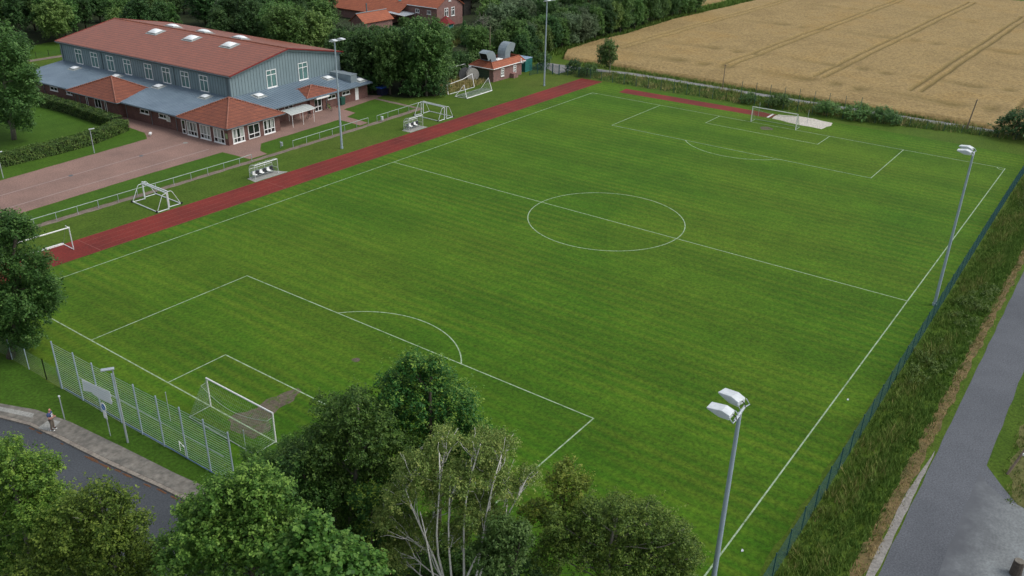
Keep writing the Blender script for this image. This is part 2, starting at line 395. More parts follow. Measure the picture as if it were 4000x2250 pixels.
M['reel'] = pmat('weathered_reel', (0.42, 0.40, 0.37), (0.30, 0.29, 0.27), 3.0, 0.9)
M['reel_dark'] = pmat('weathered_dark_reel', (0.16, 0.16, 0.165), (0.11, 0.11, 0.115), 3.0, 0.9)
M['timber'] = pmat('weathered_timber', (0.27, 0.21, 0.155), (0.17, 0.13, 0.095), 3.0, 0.9)
M['timber_dark'] = pmat('dark_timber', (0.03, 0.028, 0.025), None, 3.0, 0.9)
M['house_roof'] = mat_tiles('orange_tiles', (0.40, 0.118, 0.050), (0.31, 0.088, 0.042), row=0.7, rough=0.8, tw=0.3)
M['gaz_roof'] = pmat('dark_red_roof', (0.20, 0.022, 0.022), None, 2.0, 0.7)
M['gaz_teal'] = pmat('teal_boards', (0.05, 0.28, 0.27), None, 2.0, 0.7)
M['carport'] = pmat('grey_sheet_roof', (0.36, 0.39, 0.42), (0.30, 0.33, 0.36), 1.0, 0.5)
M['bark'] = pmat('bark', (0.115, 0.095, 0.075), (0.06, 0.05, 0.04), 4.0, 0.95)
M['bark_pale'] = pmat('pale_bark', (0.24, 0.22, 0.18), (0.12, 0.11, 0.09), 4.0, 0.9)
def mat_birch():
    m, nt, bs, out = newmat('birch_bark'); g = NG(nt, 'Object')
    n = g.noise(2.5, 5, 0.7, stretch=(1, 1, 3)); n2 = g.noise(6, 3, 0.6)
    col = g.ramp(n, [(0.34, (0.10, 0.09, 0.08)), (0.40, (0.56, 0.54, 0.49)), (0.8, (0.74, 0.72, 0.67))])
    g.link(col, bs.inputs['Base Color']); bs.inputs['Roughness'].default_value = 0.8; return m
M['birch'] = mat_birch()
# foliage
L = {}
L['oak'] = mat_leaf('oak_leaves', (0.03, 0.06, 0.008), (0.074, 0.126, 0.015), (0.175, 0.228, 0.034))
L['alder'] = mat_leaf('alder_leaves', (0.024, 0.064, 0.008), (0.07, 0.138, 0.018), (0.185, 0.275, 0.048), gain=1.45)
L['maple'] = mat_leaf('maple_leaves', (0.02, 0.06, 0.007), (0.047, 0.115, 0.015), (0.115, 0.2, 0.034), gain=1.35)
L['hornbeam'] = mat_leaf('hornbeam_leaves', (0.018, 0.048, 0.008), (0.046, 0.094, 0.014), (0.115, 0.18, 0.032), gain=1.35)
L['beech'] = mat_leaf('beech_leaves', (0.015, 0.05, 0.009), (0.036, 0.095, 0.016), (0.18, 0.235, 0.03), gain=1.35)
L['birch'] = mat_leaf('birch_leaves', (0.062, 0.095, 0.02), (0.13, 0.172, 0.038), (0.24, 0.25, 0.066))
L['yellow'] = mat_leaf('sapling_leaves', (0.07, 0.105, 0.012), (0.13, 0.17, 0.02), (0.22, 0.245, 0.034), gain=1.4)
L['willow'] = mat_leaf('willow_leaves', (0.028, 0.056, 0.007), (0.064, 0.11, 0.015), (0.145, 0.195, 0.032), gain=1.4)
L['ash'] = mat_leaf('ash_leaves', (0.022, 0.050, 0.010), (0.040, 0.082, 0.016), (0.080, 0.130, 0.028), gain=1.35)
L['wood_dark'] = mat_leaf('dark_wood_leaves', (0.020, 0.046, 0.013), (0.036, 0.074, 0.019), (0.065, 0.115, 0.030))
L['wood_mid'] = mat_leaf('mid_wood_leaves', (0.030, 0.066, 0.015), (0.056, 0.106, 0.023), (0.100, 0.160, 0.040))
L['wood_light'] = mat_leaf('light_wood_leaves', (0.046, 0.084, 0.019), (0.085, 0.136, 0.031), (0.140, 0.195, 0.052))
L['wood_grey'] = mat_leaf('grey_green_leaves', (0.045, 0.070, 0.032), (0.080, 0.115, 0.052), (0.125, 0.165, 0.085))
L['hedge'] = mat_leaf('hedge_leaves', (0.026, 0.05, 0.01), (0.048, 0.086, 0.016), (0.095, 0.12, 0.03))
L['shrub'] = mat_leaf('shrub_leaves', (0.038, 0.074, 0.020), (0.066, 0.120, 0.030), (0.110, 0.175, 0.048))

# ------------------------------------------------------------------ the ground
def jit_poly(poly, step=0.8, amp=0.06, seed=1):
    r = random.Random(seed); out = []
    n = len(poly)
    for i in range(n):
        a = Vector(poly[i]); b = Vector(poly[(i+1) % n]); d = b-a; k = max(1, int(d.length/step))
        nr = Vector((-d.y, d.x)).normalized()
        for j in range(k):
            p = a + d*(j/k); q_ = p.x*0.9+p.y*0.7+seed
            o = amp*(0.55*math.sin(q_*1.3)+0.45*math.sin(q_*3.1+1.7)+0.5*(r.random()-0.5))
            p = p + nr*o; out.append((p.x, p.y))
    return out
def sheet(name, poly, z, mat, amp=0.0, step=0.8, seed=1, kind='structure', label=None):
    if amp: poly = jit_poly(poly, step, amp, seed)
    me = bpy.data.meshes.new(name); bm = bmesh.new()
    vs = [bm.verts.new((x, y, z)) for x, y in poly]
    for t in tessellate_polygon([[Vector((x, y, 0)) for x, y in poly]]): bm.faces.new([vs[i] for i in t])
    bm.normal_update()
    for f in bm.faces:
        if f.normal.z < 0: f.normal_flip()
    bm.to_mesh(me); bm.free(); me.materials.append(mat)
    o = bpy.data.objects.new(name, me); COL.objects.link(o)
    return tag(o, label, None, None, kind)
def strips(name, segs, z, mat, w):
    """a set of painted straight/curved lines as one sheet; overlaps avoided by butting the ends"""
    m = MB()
    for pts in segs:
        pts = [Vector(p) for p in pts]; n = len(pts); vs = []
        for i, p in enumerate(pts):
            d = (pts[min(i+1, n-1)]-pts[max(i-1, 0)]).normalized(); nr = Vector((-d.y, d.x))*w/2
            vs += [(p.x+nr.x, p.y+nr.y, z), (p.x-nr.x, p.y-nr.y, z)]
        m.add(vs, [(2*i, 2*i+1, 2*i+3, 2*i+2) for i in range(n-1)])
    o = m.build(name, mat); return tag(o, kind='structure')
def arc(cx, cy, r, a0, a1, n=40):
    return [(cx+r*math.cos(math.radians(a0+(a1-a0)*i/n)), cy+r*math.sin(math.radians(a0+(a1-a0)*i/n))) for i in range(n+1)]

sheet('ground', [(-500, -500), (900, -500), (900, 900), (-500, 900)], 0.0, M['ground'])
sheet('pitch', [(-57.2, -36.3), (60.8, -36.2), (61.2, 36.7), (-57.2, 36.7)], 0.004, M['pitch'], 0.15, 1.5)
HL, HW = 52.186, 33.864
ln = []
def seg(x0, y0, x1, y1): ln.append([(x0, y0), (x1, y1)])
w2 = 0.055
for s in (-1, 1):
    seg(-HL, s*HW, -w2, s*HW); seg(w2, s*HW, HL, s*HW)
    seg(s*HL, -HW-w2, s*HL, HW+w2)
    seg(s*(HL-w2), 20.16, s*(HL-16.5), 20.16); seg(s*(HL-w2), -20.16, s*(HL-16.5), -20.16); seg(s*(HL-16.5), -20.16-w2, s*(HL-16.5), 20.16+w2)
    seg(s*(HL-w2), 9.16, s*(HL-5.5), 9.16); seg(s*(HL-w2), -9.16, s*(HL-5.5), -9.16); seg(s*(HL-5.5), -9.16-w2, s*(HL-5.5), 9.16+w2)
    a = math.degrees(math.acos(5.5/9.15))-0.5
    c = arc(s*(HL-11), 0, 9.15, -a, a) if s < 0 else arc(s*(HL-11), 0, 9.15, 180-a, 180+a)
    ln.append(c)
seg(0, -HW-w2, 0, HW+w2)
ln.append(arc(0, 0, 9.15, 0, 360, 90))
for sx in (-1, 1):
    for sy in (-1, 1):
        a0 = {(1, 1): 180, (1, -1): 90, (-1, 1): 270, (-1, -1): 0}[(sx, sy)]
        ln.append(arc(sx*HL, sy*HW, 1.0, a0+4, a0+86, 8))
z = 0.008
m = MB()
for i, pts in enumerate(ln):
    zz = 0.008 if len(pts) == 2 else 0.0105
    if len(pts) == 2 and abs(pts[0][0]-pts[1][0]) < 1e-6: zz = 0.0094
    pts = [Vector(p) for p in pts]; n = len(pts); vs = []
    for j, p in enumerate(pts):
        d = (pts[min(j+1, n-1)]-pts[max(j-1, 0)]).normalized(); nr = Vector((-d.y, d.x))*w2
        vs += [(p.x+nr.x, p.y+nr.y, zz), (p.x-nr.x, p.y-nr.y, zz)]
    m.add(vs, [(2*j, 2*j+1, 2*j+3, 2*j+2) for j in range(n-1)])
tag(m.build('pitch_lines', M['line']), kind='structure')

sheet('bare_earth', [(-53.0, -0.4), (-52.6, 1.4), (-51.6, 1.5), (-50.2, 0.9), (-48.6, 0.9), (-47.2, 0.8), (-46.4, 0.5), (-46.6, -0.1), (-48.3, -0.5), (-50.0, -0.9), (-51.4, -2.0), (-52.9, -2.2)], 0.006, M['earth'], 0.28, 0.35)
sheet('bare_earth_patch', arc(50.0, 0.2, 1.0, 0, 350, 18), 0.006, M['earth'], 0.25, 0.4)
sheet('bare_earth_patch', arc(-40.6, 0.0, 0.28, 0, 350, 12), 0.006, M['earth'], 0.1, 0.2)
# running track
sheet('running_track', [(-60, 36.95), (60.9, 36.95), (60.7, 41.6), (-60, 41.6)], 0.008, M['track'], 0.03, 2.0)
tl = []
for k in range(5):
    y = 37.03 + k*(41.52-37.03)/4
    tl.append([(-41.0, y), (60.4, y)])
strips('track_lane_lines', tl, 0.012, M['trackline'], 0.05)
strips('track_cross_lines', [[(x, 37.0), (x, 41.55)] for x in (-41.15, -16.2, 8.6, 33.2, 58.1)], 0.0145, M['trackline'], 0.08)
sheet('long_jump_runway', [(55.6, 30.4), (58.9, 30.8), (59.4, 2.1), (56.5, 2.0)], 0.008, M['track'], 0.02, 2.0)
sheet('sand_pit', [(56.5, 1.85), (59.7, 1.95), (60.6, -1.0), (60.9, -3.5), (60.2, -7.0), (58.2, -7.3), (55.4, -6.8), (55.6, -2.5)], 0.010, M['sand'], 0.14, 0.5)
sheet('take_off_board', [(56.6, 2.45), (59.3, 2.5), (59.3, 2.85), (56.6, 2.8)], 0.013, M['white'])
# forecourt, lawns, paths beside the hall
sheet('forecourt', [(-75, 64.0), (-37.0, 66.8), (-23.3, 68.1), (-14.8, 68.9), (-13.2, 72.0), (-12.6, 100), (-11.9, 113), (-9.0, 113), (-6.0, 62.0), (16, 63.5), (26.0, 63.5), (26.2, 60.8), (22.5, 60.2), (15.2, 59.3), (14.9, 56.3), (12.3, 55.6), (12.0, 50.5), (10.1, 50.4), (10.3, 55.3), (-5.8, 54.5), (-8.2, 51.8), (-8.5, 49.9), (-11.5, 49.9), (-11.9, 55.3), (-25.2, 54.9), (-41.5, 53.8), (-75, 52.5)], 0.008, M['forecourt'], 0.05, 1.2)
strips('drainage_channel', [[(-70, 60.6), (-39.6, 61.4), (-30.4, 61.9), (-12.6, 63.0)], [(-70, 55.6), (-42.0, 56.5), (-34.6, 57.0), (-12.3, 57.9)]], 0.012, M['gutter'], 0.22)
sheet('lawn', [(-75, 48.7), (-36, 49.4), (-11.7, 49.95), (-12.1, 55.2), (-25.2, 54.7), (-41.5, 53.6), (-75, 52.3)], 0.006, M['lawn'], 0.08, 0.8)
sheet('lawn', [(-8.2, 49.95), (10.0, 50.3), (10.2, 55.2), (-5.8, 54.4), (-8.1, 51.7)], 0.006, M['lawn'], 0.06, 0.8)
sheet('lawn', [(12.2, 50.35), (23.2, 50.8), (23.2, 59.0), (22.5, 60.0), (15.3, 59.2), (15.0, 56.2), (12.4, 55.5)], 0.006, M['lawn'], 0.06, 0.8)
sheet('lawn', [(-75, 64.2), (-37.0, 66.9), (-23.3, 68.2), (-14.9, 69.0), (-13.4, 72.0), (-12.8, 78), (-14.5, 120), (-75, 120)], 0.005, M['lawn'], 0.05, 1.0)
sheet('lawn', [(-4, 134.5), (14, 135.0), (14, 147.5), (-4, 147.5)], 0.006, M['lawn'], 0.05)
sheet('path', [(-6, 132.4), (20, 131.8), (20, 133.6), (-6, 134.2)], 0.006, M['gravel_path'], 0.1)
sheet('gravel_path', [(-75, 46.9), (-42.8, 48.1), (-24.0, 48.2), (9.0, 48.9), (24.1, 49.5), (24.2, 60.5), (23.4, 60.3), (23.3, 50.6), (9.7, 49.9), (-23.5, 49.1), (-36.1, 49.2), (-75, 48.0)], 0.007, M['gravel_path'], 0.09, 0.7)
sheet('gravel_yard', [(60.6, 47.3), (67.0, 46.8), (69.4, 36), (70.0, 26), (70.0, 3), (70.8, -20), (73, -60), (75.5, -60), (73, -20), (72.0, 3), (72.0, 26), (71.5, 36), (69, 48), (68.0, 56), (66.5, 56)], 0.006, M['farm_track'], 0.12, 1.0)
sheet('dugout_base', [(-17.2, 41.75), (-11.8, 41.75), (-12.7, 43.7), (-17.0, 43.6)], 0.009, M['concrete'], 0.02)
sheet('dugout_base', [(12.2, 41.75), (16.2, 41.75), (16.0, 43.6), (12.1, 43.5)], 0.009, M['concrete'], 0.02)
sheet('woodland_floor', [(-57.0, -7.5), (-54.0, -14), (-53.2, -24), (-53.0, -35.5), (-58, -37), (-75, -37), (-75, -5), (-66.9, -3), (-65.1, -12), (-64.7, -36), (-59.2, -36), (-58.9, -22), (-59.3, -12), (-58.0, -7)], 0.0115, M['wood_floor'], 0.3, 0.8)
sheet('lawn', [(-57.8, 17), (-57.55, 9), (-57.3, 2), (-56.9, -7), (-58.3, -7), (-58.8, -1.4), (-59.3, 4.2), (-59.9, 10), (-60.6, 13.4), (-61.8, 16.3), (-63.2, 19.8), (-66, 26), (-62, 40), (-58.2, 28)], 0.006, M['lawn'], 0.12, 0.7)
# right-hand side lane
sheet('road', [(-90, -42.3), (-30, -42.0), (15, -41.75), (120, -41.5), (120, -44.9), (-7, -45.1), (-23.6, -45.15), (-27.0, -47.6), (-90, -47.6)], 0.008, M['asphalt'], 0.05, 1.5)
sheet('gravel_apron', [(-24.8, -44.9), (-25.8, -45.6), (-26.9, -46.9), (-27.2, -48.5), (-26.9, -70), (-90, -70), (-90, -44.9)], 0.012, M['apron'], 0.05, 0.7)
sheet('kerb_strip', [(-24.0, -41.85), (-60, -42.1), (-60, -41.5), (-40, -41.45), (-30, -41.4)], 0.012, M['pale_strip'], 0.04)
sheet('cut_verge', [(-60, -40.6), (60, -40.7), (60, -41.3), (-60, -41.45)], 0.010, M['straw_strip'], 0.15, 0.5)
sheet('dry_bank', [(-27.5, -47.5), (-24.4, -46.7), (-20, -46.4), (20, -46.5), (20, -70), (-27.5, -70)], 0.007, M['meadow'], 0.3, 0.8)
# left-hand road with raised pavement
kerbline = [(-66.5, 24.5), (-64.0, 18.8), (-62.6, 14.5), (-61.8, 11.9), (-61.4, 8.8), (-60.9, 3.5), (-60.2, -1.6), (-59.9, -4.6), (-59.4, -12), (-59.0, -22), (-59.2, -40)]
backline = [(-65.5, 25.5), (-63.0, 19.8), (-61.7, 16.3), (-60.5, 13.4), (-59.8, 10.0), (-59.2, 4.2), (-58.7, -1.4), (-58.1, -6.0), (-57.6, -13), (-57.4, -22), (-57.5, -40)]
sheet('road_bend', kerbline + [(-64.8, -40), (-65.2, -12), (-67.2, 0), (-69.0, 10), (-72.5, 20), (-76, 27)], 0.004, M['asphalt_dark'])
def ring(a, b, z1, name, mat):
    m = MB(); n = len(a)
    vs = [(x, y, z1) for x, y in a]+[(x, y, z1) for x, y in b]+[(x, y, 0) for x, y in a]+[(x, y, 0) for x, y in b]
    fs = []
    for i in range(n-1):
        fs += [(i, i+1, n+i+1, n+i), (2*n+i, 2*n+i+1, i+1, i), (n+i, n+i+1, 3*n+i+1, 3*n+i)]
    return tag(m.add(vs, fs).build(name, mat), kind='structure')
kin = [(x+(bx-x)*0.18, y+(by-y)*0.18) for (x, y), (bx, by) in zip(kerbline, backline)]
ring(kerbline, kin, 0.11, 'kerb', M['kerb'])
ring(kin, backline, 0.125, 'pavement', M['pavement'])
s1 = [(x+(bx-x)*0.45, y+(by-y)*0.45) for (x, y), (bx, by) in zip(kerbline, backline)][:4]
s2 = [(x+(bx-x)*0.75, y+(by-y)*0.75) for (x, y), (bx, by) in zip(kerbline, backline)][:4]
ring(s1, s2, 0.130, 'pale_paving_strip', M['concrete'])
sheet('pale_paving_slab', [(-61.65, 11.0), (-60.5, 11.4), (-60.2, 10.5), (-61.3, 9.9)], 0.131, M['concrete'])
gl = MB()
for i in range(26):     # fallen leaves swept into the gutter
    t = rnd.random(); k = 3+int(t*4.5); a = Vector(kerbline[k]); b = Vector(kerbline[k+1]); u = rnd.random()
    p = a+(b-a)*u + Vector((-0.12-rnd.random()*0.1, 0)); d = (b-a).normalized(); ln_ = 0.15+rnd.random()*0.5
    n = Vector((-d.y, d.x)); pts = [p+d*ln_*math.cos(q)+n*0.09*math.sin(q)*(0.6+rnd.random()*0.6) for q in [2*math.pi*j/9 for j in range(9)]]
    gl.add([(q.x, q.y, 0.012) for q in pts]+[(p.x, p.y, 0.04)], [(j, (j+1) % 9, 9) for j in range(9)])
tag(gl.build('fallen_leaves', pmat('dead_leaves', (0.16, 0.075, 0.035), (0.09, 0.05, 0.03), 5.0, 0.95, coord='World')), kind='stuff')
# woodland and garden floors
sheet('woodland_floor', [(24.5, 64), (28, 56.5), (34, 52.8), (40, 58.5), (46, 59.5), (58, 59.5), (64, 62), (92, 60), (108, 58.5), (132, 60), (150, 58.8), (150, 63), (170, 90), (170, 300), (-60, 300), (-60, 120), (-14, 121), (-12, 148), (15, 148.5), (15, 122), (24, 116)], 0.009, M['wood_floor'], 0.5, 2.0)
sheet('wild_meadow', [(34, 53.5), (47, 53.5), (47.5, 58.5), (38, 59.5)], 0.012, M['meadow'], 0.4, 1.0)
sheet('wild_meadow', [(55, 76), (76, 82), (84, 92), (78, 97), (60, 88)], 0.012, M['meadow'], 0.6, 1.5)

# wheat
def wheat_field(name, x0, x1, yfun0, yfun1, nx, ny, trams, crosses, z0=0.72):
    X = np.linspace(0, 1, nx); V = []; T = []
    Y0 = None
    xs = x0+(x1-x0)*X[:, None]+np.zeros((1, ny))
    s = np.linspace(0, 1, ny)[None, :]
    ys = yfun0(xs)*(1-s)+yfun1(xs)*s
    tone = np.zeros_like(xs)
    nz = lambda a, b, c: np.sin(a*xs+c)*np.sin(b*ys+c*1.7)
    wob = 0.09*np.sin(xs*0.11)+0.05*np.sin(xs*0.53+1.0)
    for (tx0, tx1, ya, yb, half, wd, st) in trams:
        yc = ya+(yb-ya)*(xs-tx0)/(tx1-tx0)+wob
        on = ((xs > tx0) & (xs < tx1)).astype(float)
        for sg in (-1, 1):
            tone = np.maximum(tone, on*st*np.exp(-((ys-yc-sg*half)/wd)**2))
    for (xc, ya, yb, wd, st, bow) in crosses:
        q = xc+bow*np.sin(ys*0.09)+0.35*np.sin(ys*0.4)
        on = ((ys > ya) & (ys < yb)).astype(float)
        br = 0.55+0.45*np.sin(ys*0.7+np.sin(ys*0.23)*3)
        tone = np.maximum(tone, on*st*br*np.exp(-((xs-q)/wd)**2))
    zz = z0-0.45*tone+rng.normal(0, 0.035, xs.shape)+0.06*nz(0.31, 0.4, 0.5)
    edge = np.zeros_like(xs, bool); edge[0, :] = edge[-1, :] = True; edge[:, 0] = edge[:, -1] = True
    zz = np.where(edge, -0.02, zz)
    V = np.stack([xs, ys, zz], -1).reshape(-1, 3)
    i = np.arange(nx-1)[:, None]*ny+np.arange(ny-1)[None, :]; i = i.ravel()
    F = np.stack([i, i+ny, i+ny+1, i+1], 1)
    tone = np.clip(tone, 0, 1); tone[edge] = 0.5
    o = npmesh(name, V, F, M['wheat'], None, tone.ravel())
    return tag(o, 'ripe golden wheat standing in a field with paired tractor lines', None, None, 'stuff')
near = lambda x: np.full_like(x, -110.0)
left = lambda x: np.interp(x, [73, 80, 91, 107, 132, 185, 245], [54.0, 57.6, 58.3, 57.6, 58.9, 56.3, 55.0])
tr = [(90, 205, -12.2, -13.6, 0.9, 0.42, 1.0), (90, 226, 5.7, 4.3, 0.9, 0.42, 0.95), (88, 240, 24.2, 22.6, 0.9, 0.42, 0.9), (88, 235, 50.2, 48.4, 0.9, 0.42, 0.75), (90, 240, -30.4, -32.0, 0.9, 0.42, 0.9), (90, 240, -48.5, -50.0, 0.85, 0.3, 0.7), (76, 90, -31.5, -30.4, 0.8, 0.4, 1.0)]
cr = [(103.0, -60, 48, 1.5, 0.7, 0.6), (144.5, -60, 45, 2.0, 0.6, 0.6), (185, -60, 45, 2.2, 0.4, 0.6), (86.0, -60, 48, 1.7, 0.8, 1.2), (83.6, -60, 46, 0.9, 0.5, 1.2)]
wheat_field('wheat', 73.2, 241.0, near, left, 230, 620, tr, cr)
y66 = lambda x: np.interp(x, [140, 190, 330], [66.0, 64.0, 62.0])
wheat_field('wheat', 146, 330, y66, lambda x: np.full_like(x, 170.0), 90, 70, [(150, 330, 88, 87, 0.85, 0.5, 0.5)], [])
sheet('pale_track', [(241.5, -120), (246, -120), (246, 56), (241.5, 56)], 0.012, M['sand'])

# ------------------------------------------------------------------ sports hall (local axes: x along the gable, y along the long front)
TH = math.radians(2.8)
hall = empty('sports_hall', (-9.35, 57.1, 0), TH, 'large sports hall in blue-grey cladding with red tiled roof and low brick annexes', 'building')
def window(parent, o, u, n, w, h, sill=True, bars=(0.5,), trans=(), fr=0.09, pane=None, curtain=False, name='window', proud=0.06, sillw=0.14):
    """o: lower left corner on the wall, u: along the wall, n: outwards"""
    o = Vector(o); u = Vector(u).normalized(); n = Vector(n).normalized(); Z = Vector((0, 0, 1))
    m = MB()
    def bar(a0, a1, z0, z1, d=proud):
        c = o+u*(a0+a1)/2+Z*(z0+z1)/2+n*(d/2+0.004); m.obox(c, u, n, a1-a0, d, z1-z0)
    bar(0, fr, fr, h-fr); bar(w-fr, w, fr, h-fr); bar(0, w, h-fr, h); bar(0, w, 0, fr)
    ts = sorted(trans)
    for b in bars:
        bar(w*b-fr*0.45, w*b+fr*0.45, fr+0.001, h-fr-0.001, proud*0.9)
    for t in ts: bar(fr+0.001, w-fr-0.001, h*t-fr*0.5, h*t+fr*0.5, proud*0.95)
    if sill: bar(-0.06, w+0.06, -0.09, -0.002, sillw)
    f = m.build(name, M['white'], parent)
    p = MB(); p.obox(o+u*w/2+Z*h/2+n*0.012, u, n, w-2*fr*0.6, 0.016, h-2*fr*0.6); p.build('pane', pane or M['glass_dark'], f)
    if curtain:
        c = MB(); r = random.Random(int(abs(o.x*31+o.y*17)))
        x = fr+0.04
        while x < w-fr-0.12:
            ww = 0.10+r.random()*0.14
            if r.random() < 0.66:
                zz = fr+0.04+(0.0 if r.random() < 0.5 else h*0.26)
                c.obox(o+u*(x+ww/2)+Z*(zz+h-fr-0.04)/2+n*0.024, u, n, ww, 0.006, h-fr-0.04-zz)
            x += ww+0.03+r.random()*0.1
        if c.f: c.build('curtain', M['curtain'], f)
    return f
UF, NF = (0, -1, 0), (-1, 0, 0)       # front wall: left-to-right seen from outside is -y
UG, NGv = (1, 0, 0), (0, -1, 0)       # gable wall
A0, A1, B0, B1 = 9.2, 33.3, 9.6, 54.3
EZ, RZ, RA = 7.1, 9.46, 21.2
# upper walls
m = MB()
m.extrude([(A0, B0, 0.5), (A1, B0, 0.5), (A1, B0, 7.0), (RA, B0, 9.28), (A0, B0, 7.0)], (0, B1-B0, 0))
wall_u = m.build('clad_wall', M['clad'], hall)
m = MB()
b = B0+0.35
while b < B1-0.2:
    m.box(A0-0.035, A0-0.003, b-0.022, b+0.022, 3.6, 6.9); b += 0.62
a = A0+0.4
while a < A1-0.2:
    zt = 6.95+(a-A0)*0.19 if a < RA else 6.95+(A1-a)*0.19
    m.box(a-0.022, a+0.022, B0-0.035, B0-0.003, 3.4, zt); a += 0.62
m.build('cladding_seams', M['clad_dark'], wall_u)
m = MB()
m.box(A0-0.09, A0-0.04, B0-0.1, B0+0.25, 3.5, 6.9); m.box(A0-0.04, A0+0.25, B0-0.09, B0-0.04, 3.5, 6.9)
m.box(A0-0.09, A0-0.04, B1-0.3, B1+0.03, 3.5, 6.9); m.box(A0-0.07, A0-0.04, B0+0.25, B1-0.3, 6.55, 6.9)
m.build('corner_trim', M['clad'], wall_u)
# main roof
S = (RZ-EZ)/(RA-8.8)
def roof_slab(pts, th, name, mat, parent):
    m = MB(); m.extrude(pts, (0, 0, -th)); return m.build(name, mat, parent)
mr = roof_slab([(8.8, 9.1, EZ), (RA, 9.1, RZ), (RA, 55.0, RZ), (8.8, 55.0, EZ)], 0.16, 'roof', M['hall_roof'], hall)
roof_slab([(RA, 9.1, RZ), (33.7, 9.1, RZ-S*12.5), (33.7, 55.0, RZ-S*12.5), (RA, 55.0, RZ)], 0.16, 'roof', M['hall_roof'], hall)
m = MB(); m.path([(RA, 9.0, RZ+0.03), (RA, 55.1, RZ+0.03)], 0.13, 6); m.build('ridge', M['ridge'], mr)
for y0 in (8.98, 55.0):
    m = MB(); m.extrude([(8.78, y0, EZ+0.05), (RA, y0, RZ+0.06), (RA, y0, RZ-0.14), (8.78, y0, EZ-0.14)], (0, 0.1, 0))
    m.extrude([(RA, y0, RZ+0.06), (33.72, y0, RZ-S*12.5+0.05), (33.72, y0, RZ-S*12.5-0.14), (RA, y0, RZ-0.14)], (0, 0.1, 0))
    m.build('verge_trim', M['verge_red'], mr)
m = MB(); m.tube((8.72, 9.05, EZ-0.16), (8.72, 55.0, EZ-0.16), 0.09, n=8); m.box(8.85, 9.15, 9.2, 54.9, EZ-0.4, EZ-0.2)
m.build('gutter', M['gutter_dark'], hall)
m = MB(); m.extrude([(A0, B0-0.30, 6.72), (RA, B0-0.30, 8.98), (RA, B0-0.30, 9.26), (A0, B0-0.30, 7.0)], (0, 0.22, 0))
m.extrude([(RA, B0-0.30, 8.98), (33.5, B0-0.30, 6.66), (33.5, B0-0.30, 6.92), (RA, B0-0.30, 9.26)], (0, 0.22, 0))
m.build('bargeboard', M['clad'], hall)
for bb in (42.2, 22.9, 10.2, 53.9):
    m = MB(); m.path([(8.72, bb, 6.9), (A0-0.11, bb, 6.55), (A0-0.11, bb, 3.6)], 0.055); m.build('downpipe', M['gutter_dark'], hall)
# clerestory windows
for yl in (50.1, 45.5, 40.95, 36.25, 30.65, 26.05, 21.35, 16.8):
    window(hall, (A0, yl, 3.72), UF, NF, 1.98, 2.55, True, (0.5,), (0.70,), 0.11, M['glass_teal'], sillw=0.12)
for al in (16.45, 23.4):
    window(hall, (al, B0, 3.78), UG, NGv, 2.1, 2.8, True, (0.48,), (0.72,), 0.11, M['glass_teal'])
# skylights on the main roof
def skylight(parent, c, su, sv, slope_axis, slope, hgt=0.34):
    """dome on a kerb lying on a slope; slope_axis 'x' or 'y' = direction of rise"""
    e = Vector((1, 0, slope)) if slope_axis == 'x' else Vector((0, 1, slope)); e.normalize()
    g_ = Vector((0, 1, 0)) if slope_axis == 'x' else Vector((1, 0, 0))
    nn = e.cross(g_); nn = nn if nn.z > 0 else -nn
    c = Vector(c)
    k = MB(); k.obox(c+nn*0.02, e, g_, su+0.7, sv+0.7, 0.05); k.obox(c+nn*0.12, e, g_, su+0.12, sv+0.12, 0.22)
    ko = k.build('skylight', M['flash'], parent)
    N = 8; vs = []; fs = []
    for i in range(N+1):
        for j in range(N+1):
            p, q = i/N*2-1, j/N*2-1
            hh = hgt*(1-abs(p)**2.6)*(1-abs(q)**2.6)
            vs.append(c+nn*(0.235+hh)+e*(p*su/2)+g_*(q*sv/2))
    for i in range(N):
        for j in range(N): fs.append((i*(N+1)+j, (i+1)*(N+1)+j, (i+1)*(N+1)+j+1, i*(N+1)+j+1))
    d = MB(); d.add(vs, fs); d.build('dome', M['dome'], ko, smooth=True)
for bb in (39.5, 29.8, 20.2):
    skylight(hall, (18.6, bb, EZ+(18.6-8.8)*S), 1.7, 2.2, 'x', S)
for bb in (41.6, 33.0, 23.6):
    skylight(hall, (23.9, bb, RZ-(23.9-RA)*S), 1.7, 2.2, 'x', -S)
# annexes
AE, AS_ = 2.62, 0.1164
zf = lambda a: AE+(a+0.25)*AS_
GE, GS = 2.62, 0.16
zg = lambda b: GE+(b-2.75)*GS
m = MB(); m.box(0.4, A0-0.01, 6.0, 54.1, 0, 2.5); m.extrude([(0.4, 54.1, 2.5), (A0-0.01, 54.1, 2.5), (A0-0.01, 54.1, 3.55)], (0, -0.3, 0))
m.build('annex_wall', M['brick'], hall)
m = MB(); m.box(6.0, 33.4, 3.6, B0-0.01, 0, 2.5); m.extrude([(33.4, 3.6, 2.5), (33.4, B0, 2.5), (33.4, B0, 3.6)], (-0.3, 0, 0))
m.build('annex_wall', M['brick'], hall)
def standing_seams(mb, p0, p1, run, gap, n):
    p0, p1, run = Vector(p0), Vector(p1), Vector(run)
    for i in range(n):
        a_ = p0+(p1-p0)*((i+0.5)/n)
        q = run.normalized(); side = (p1-p0).normalized(); nn = side.cross(q); nn = nn if nn.z > 0 else -nn
        mb.obox(a_+run/2+nn*0.02, q, side, run.length-0.1, 0.03, 0.045)
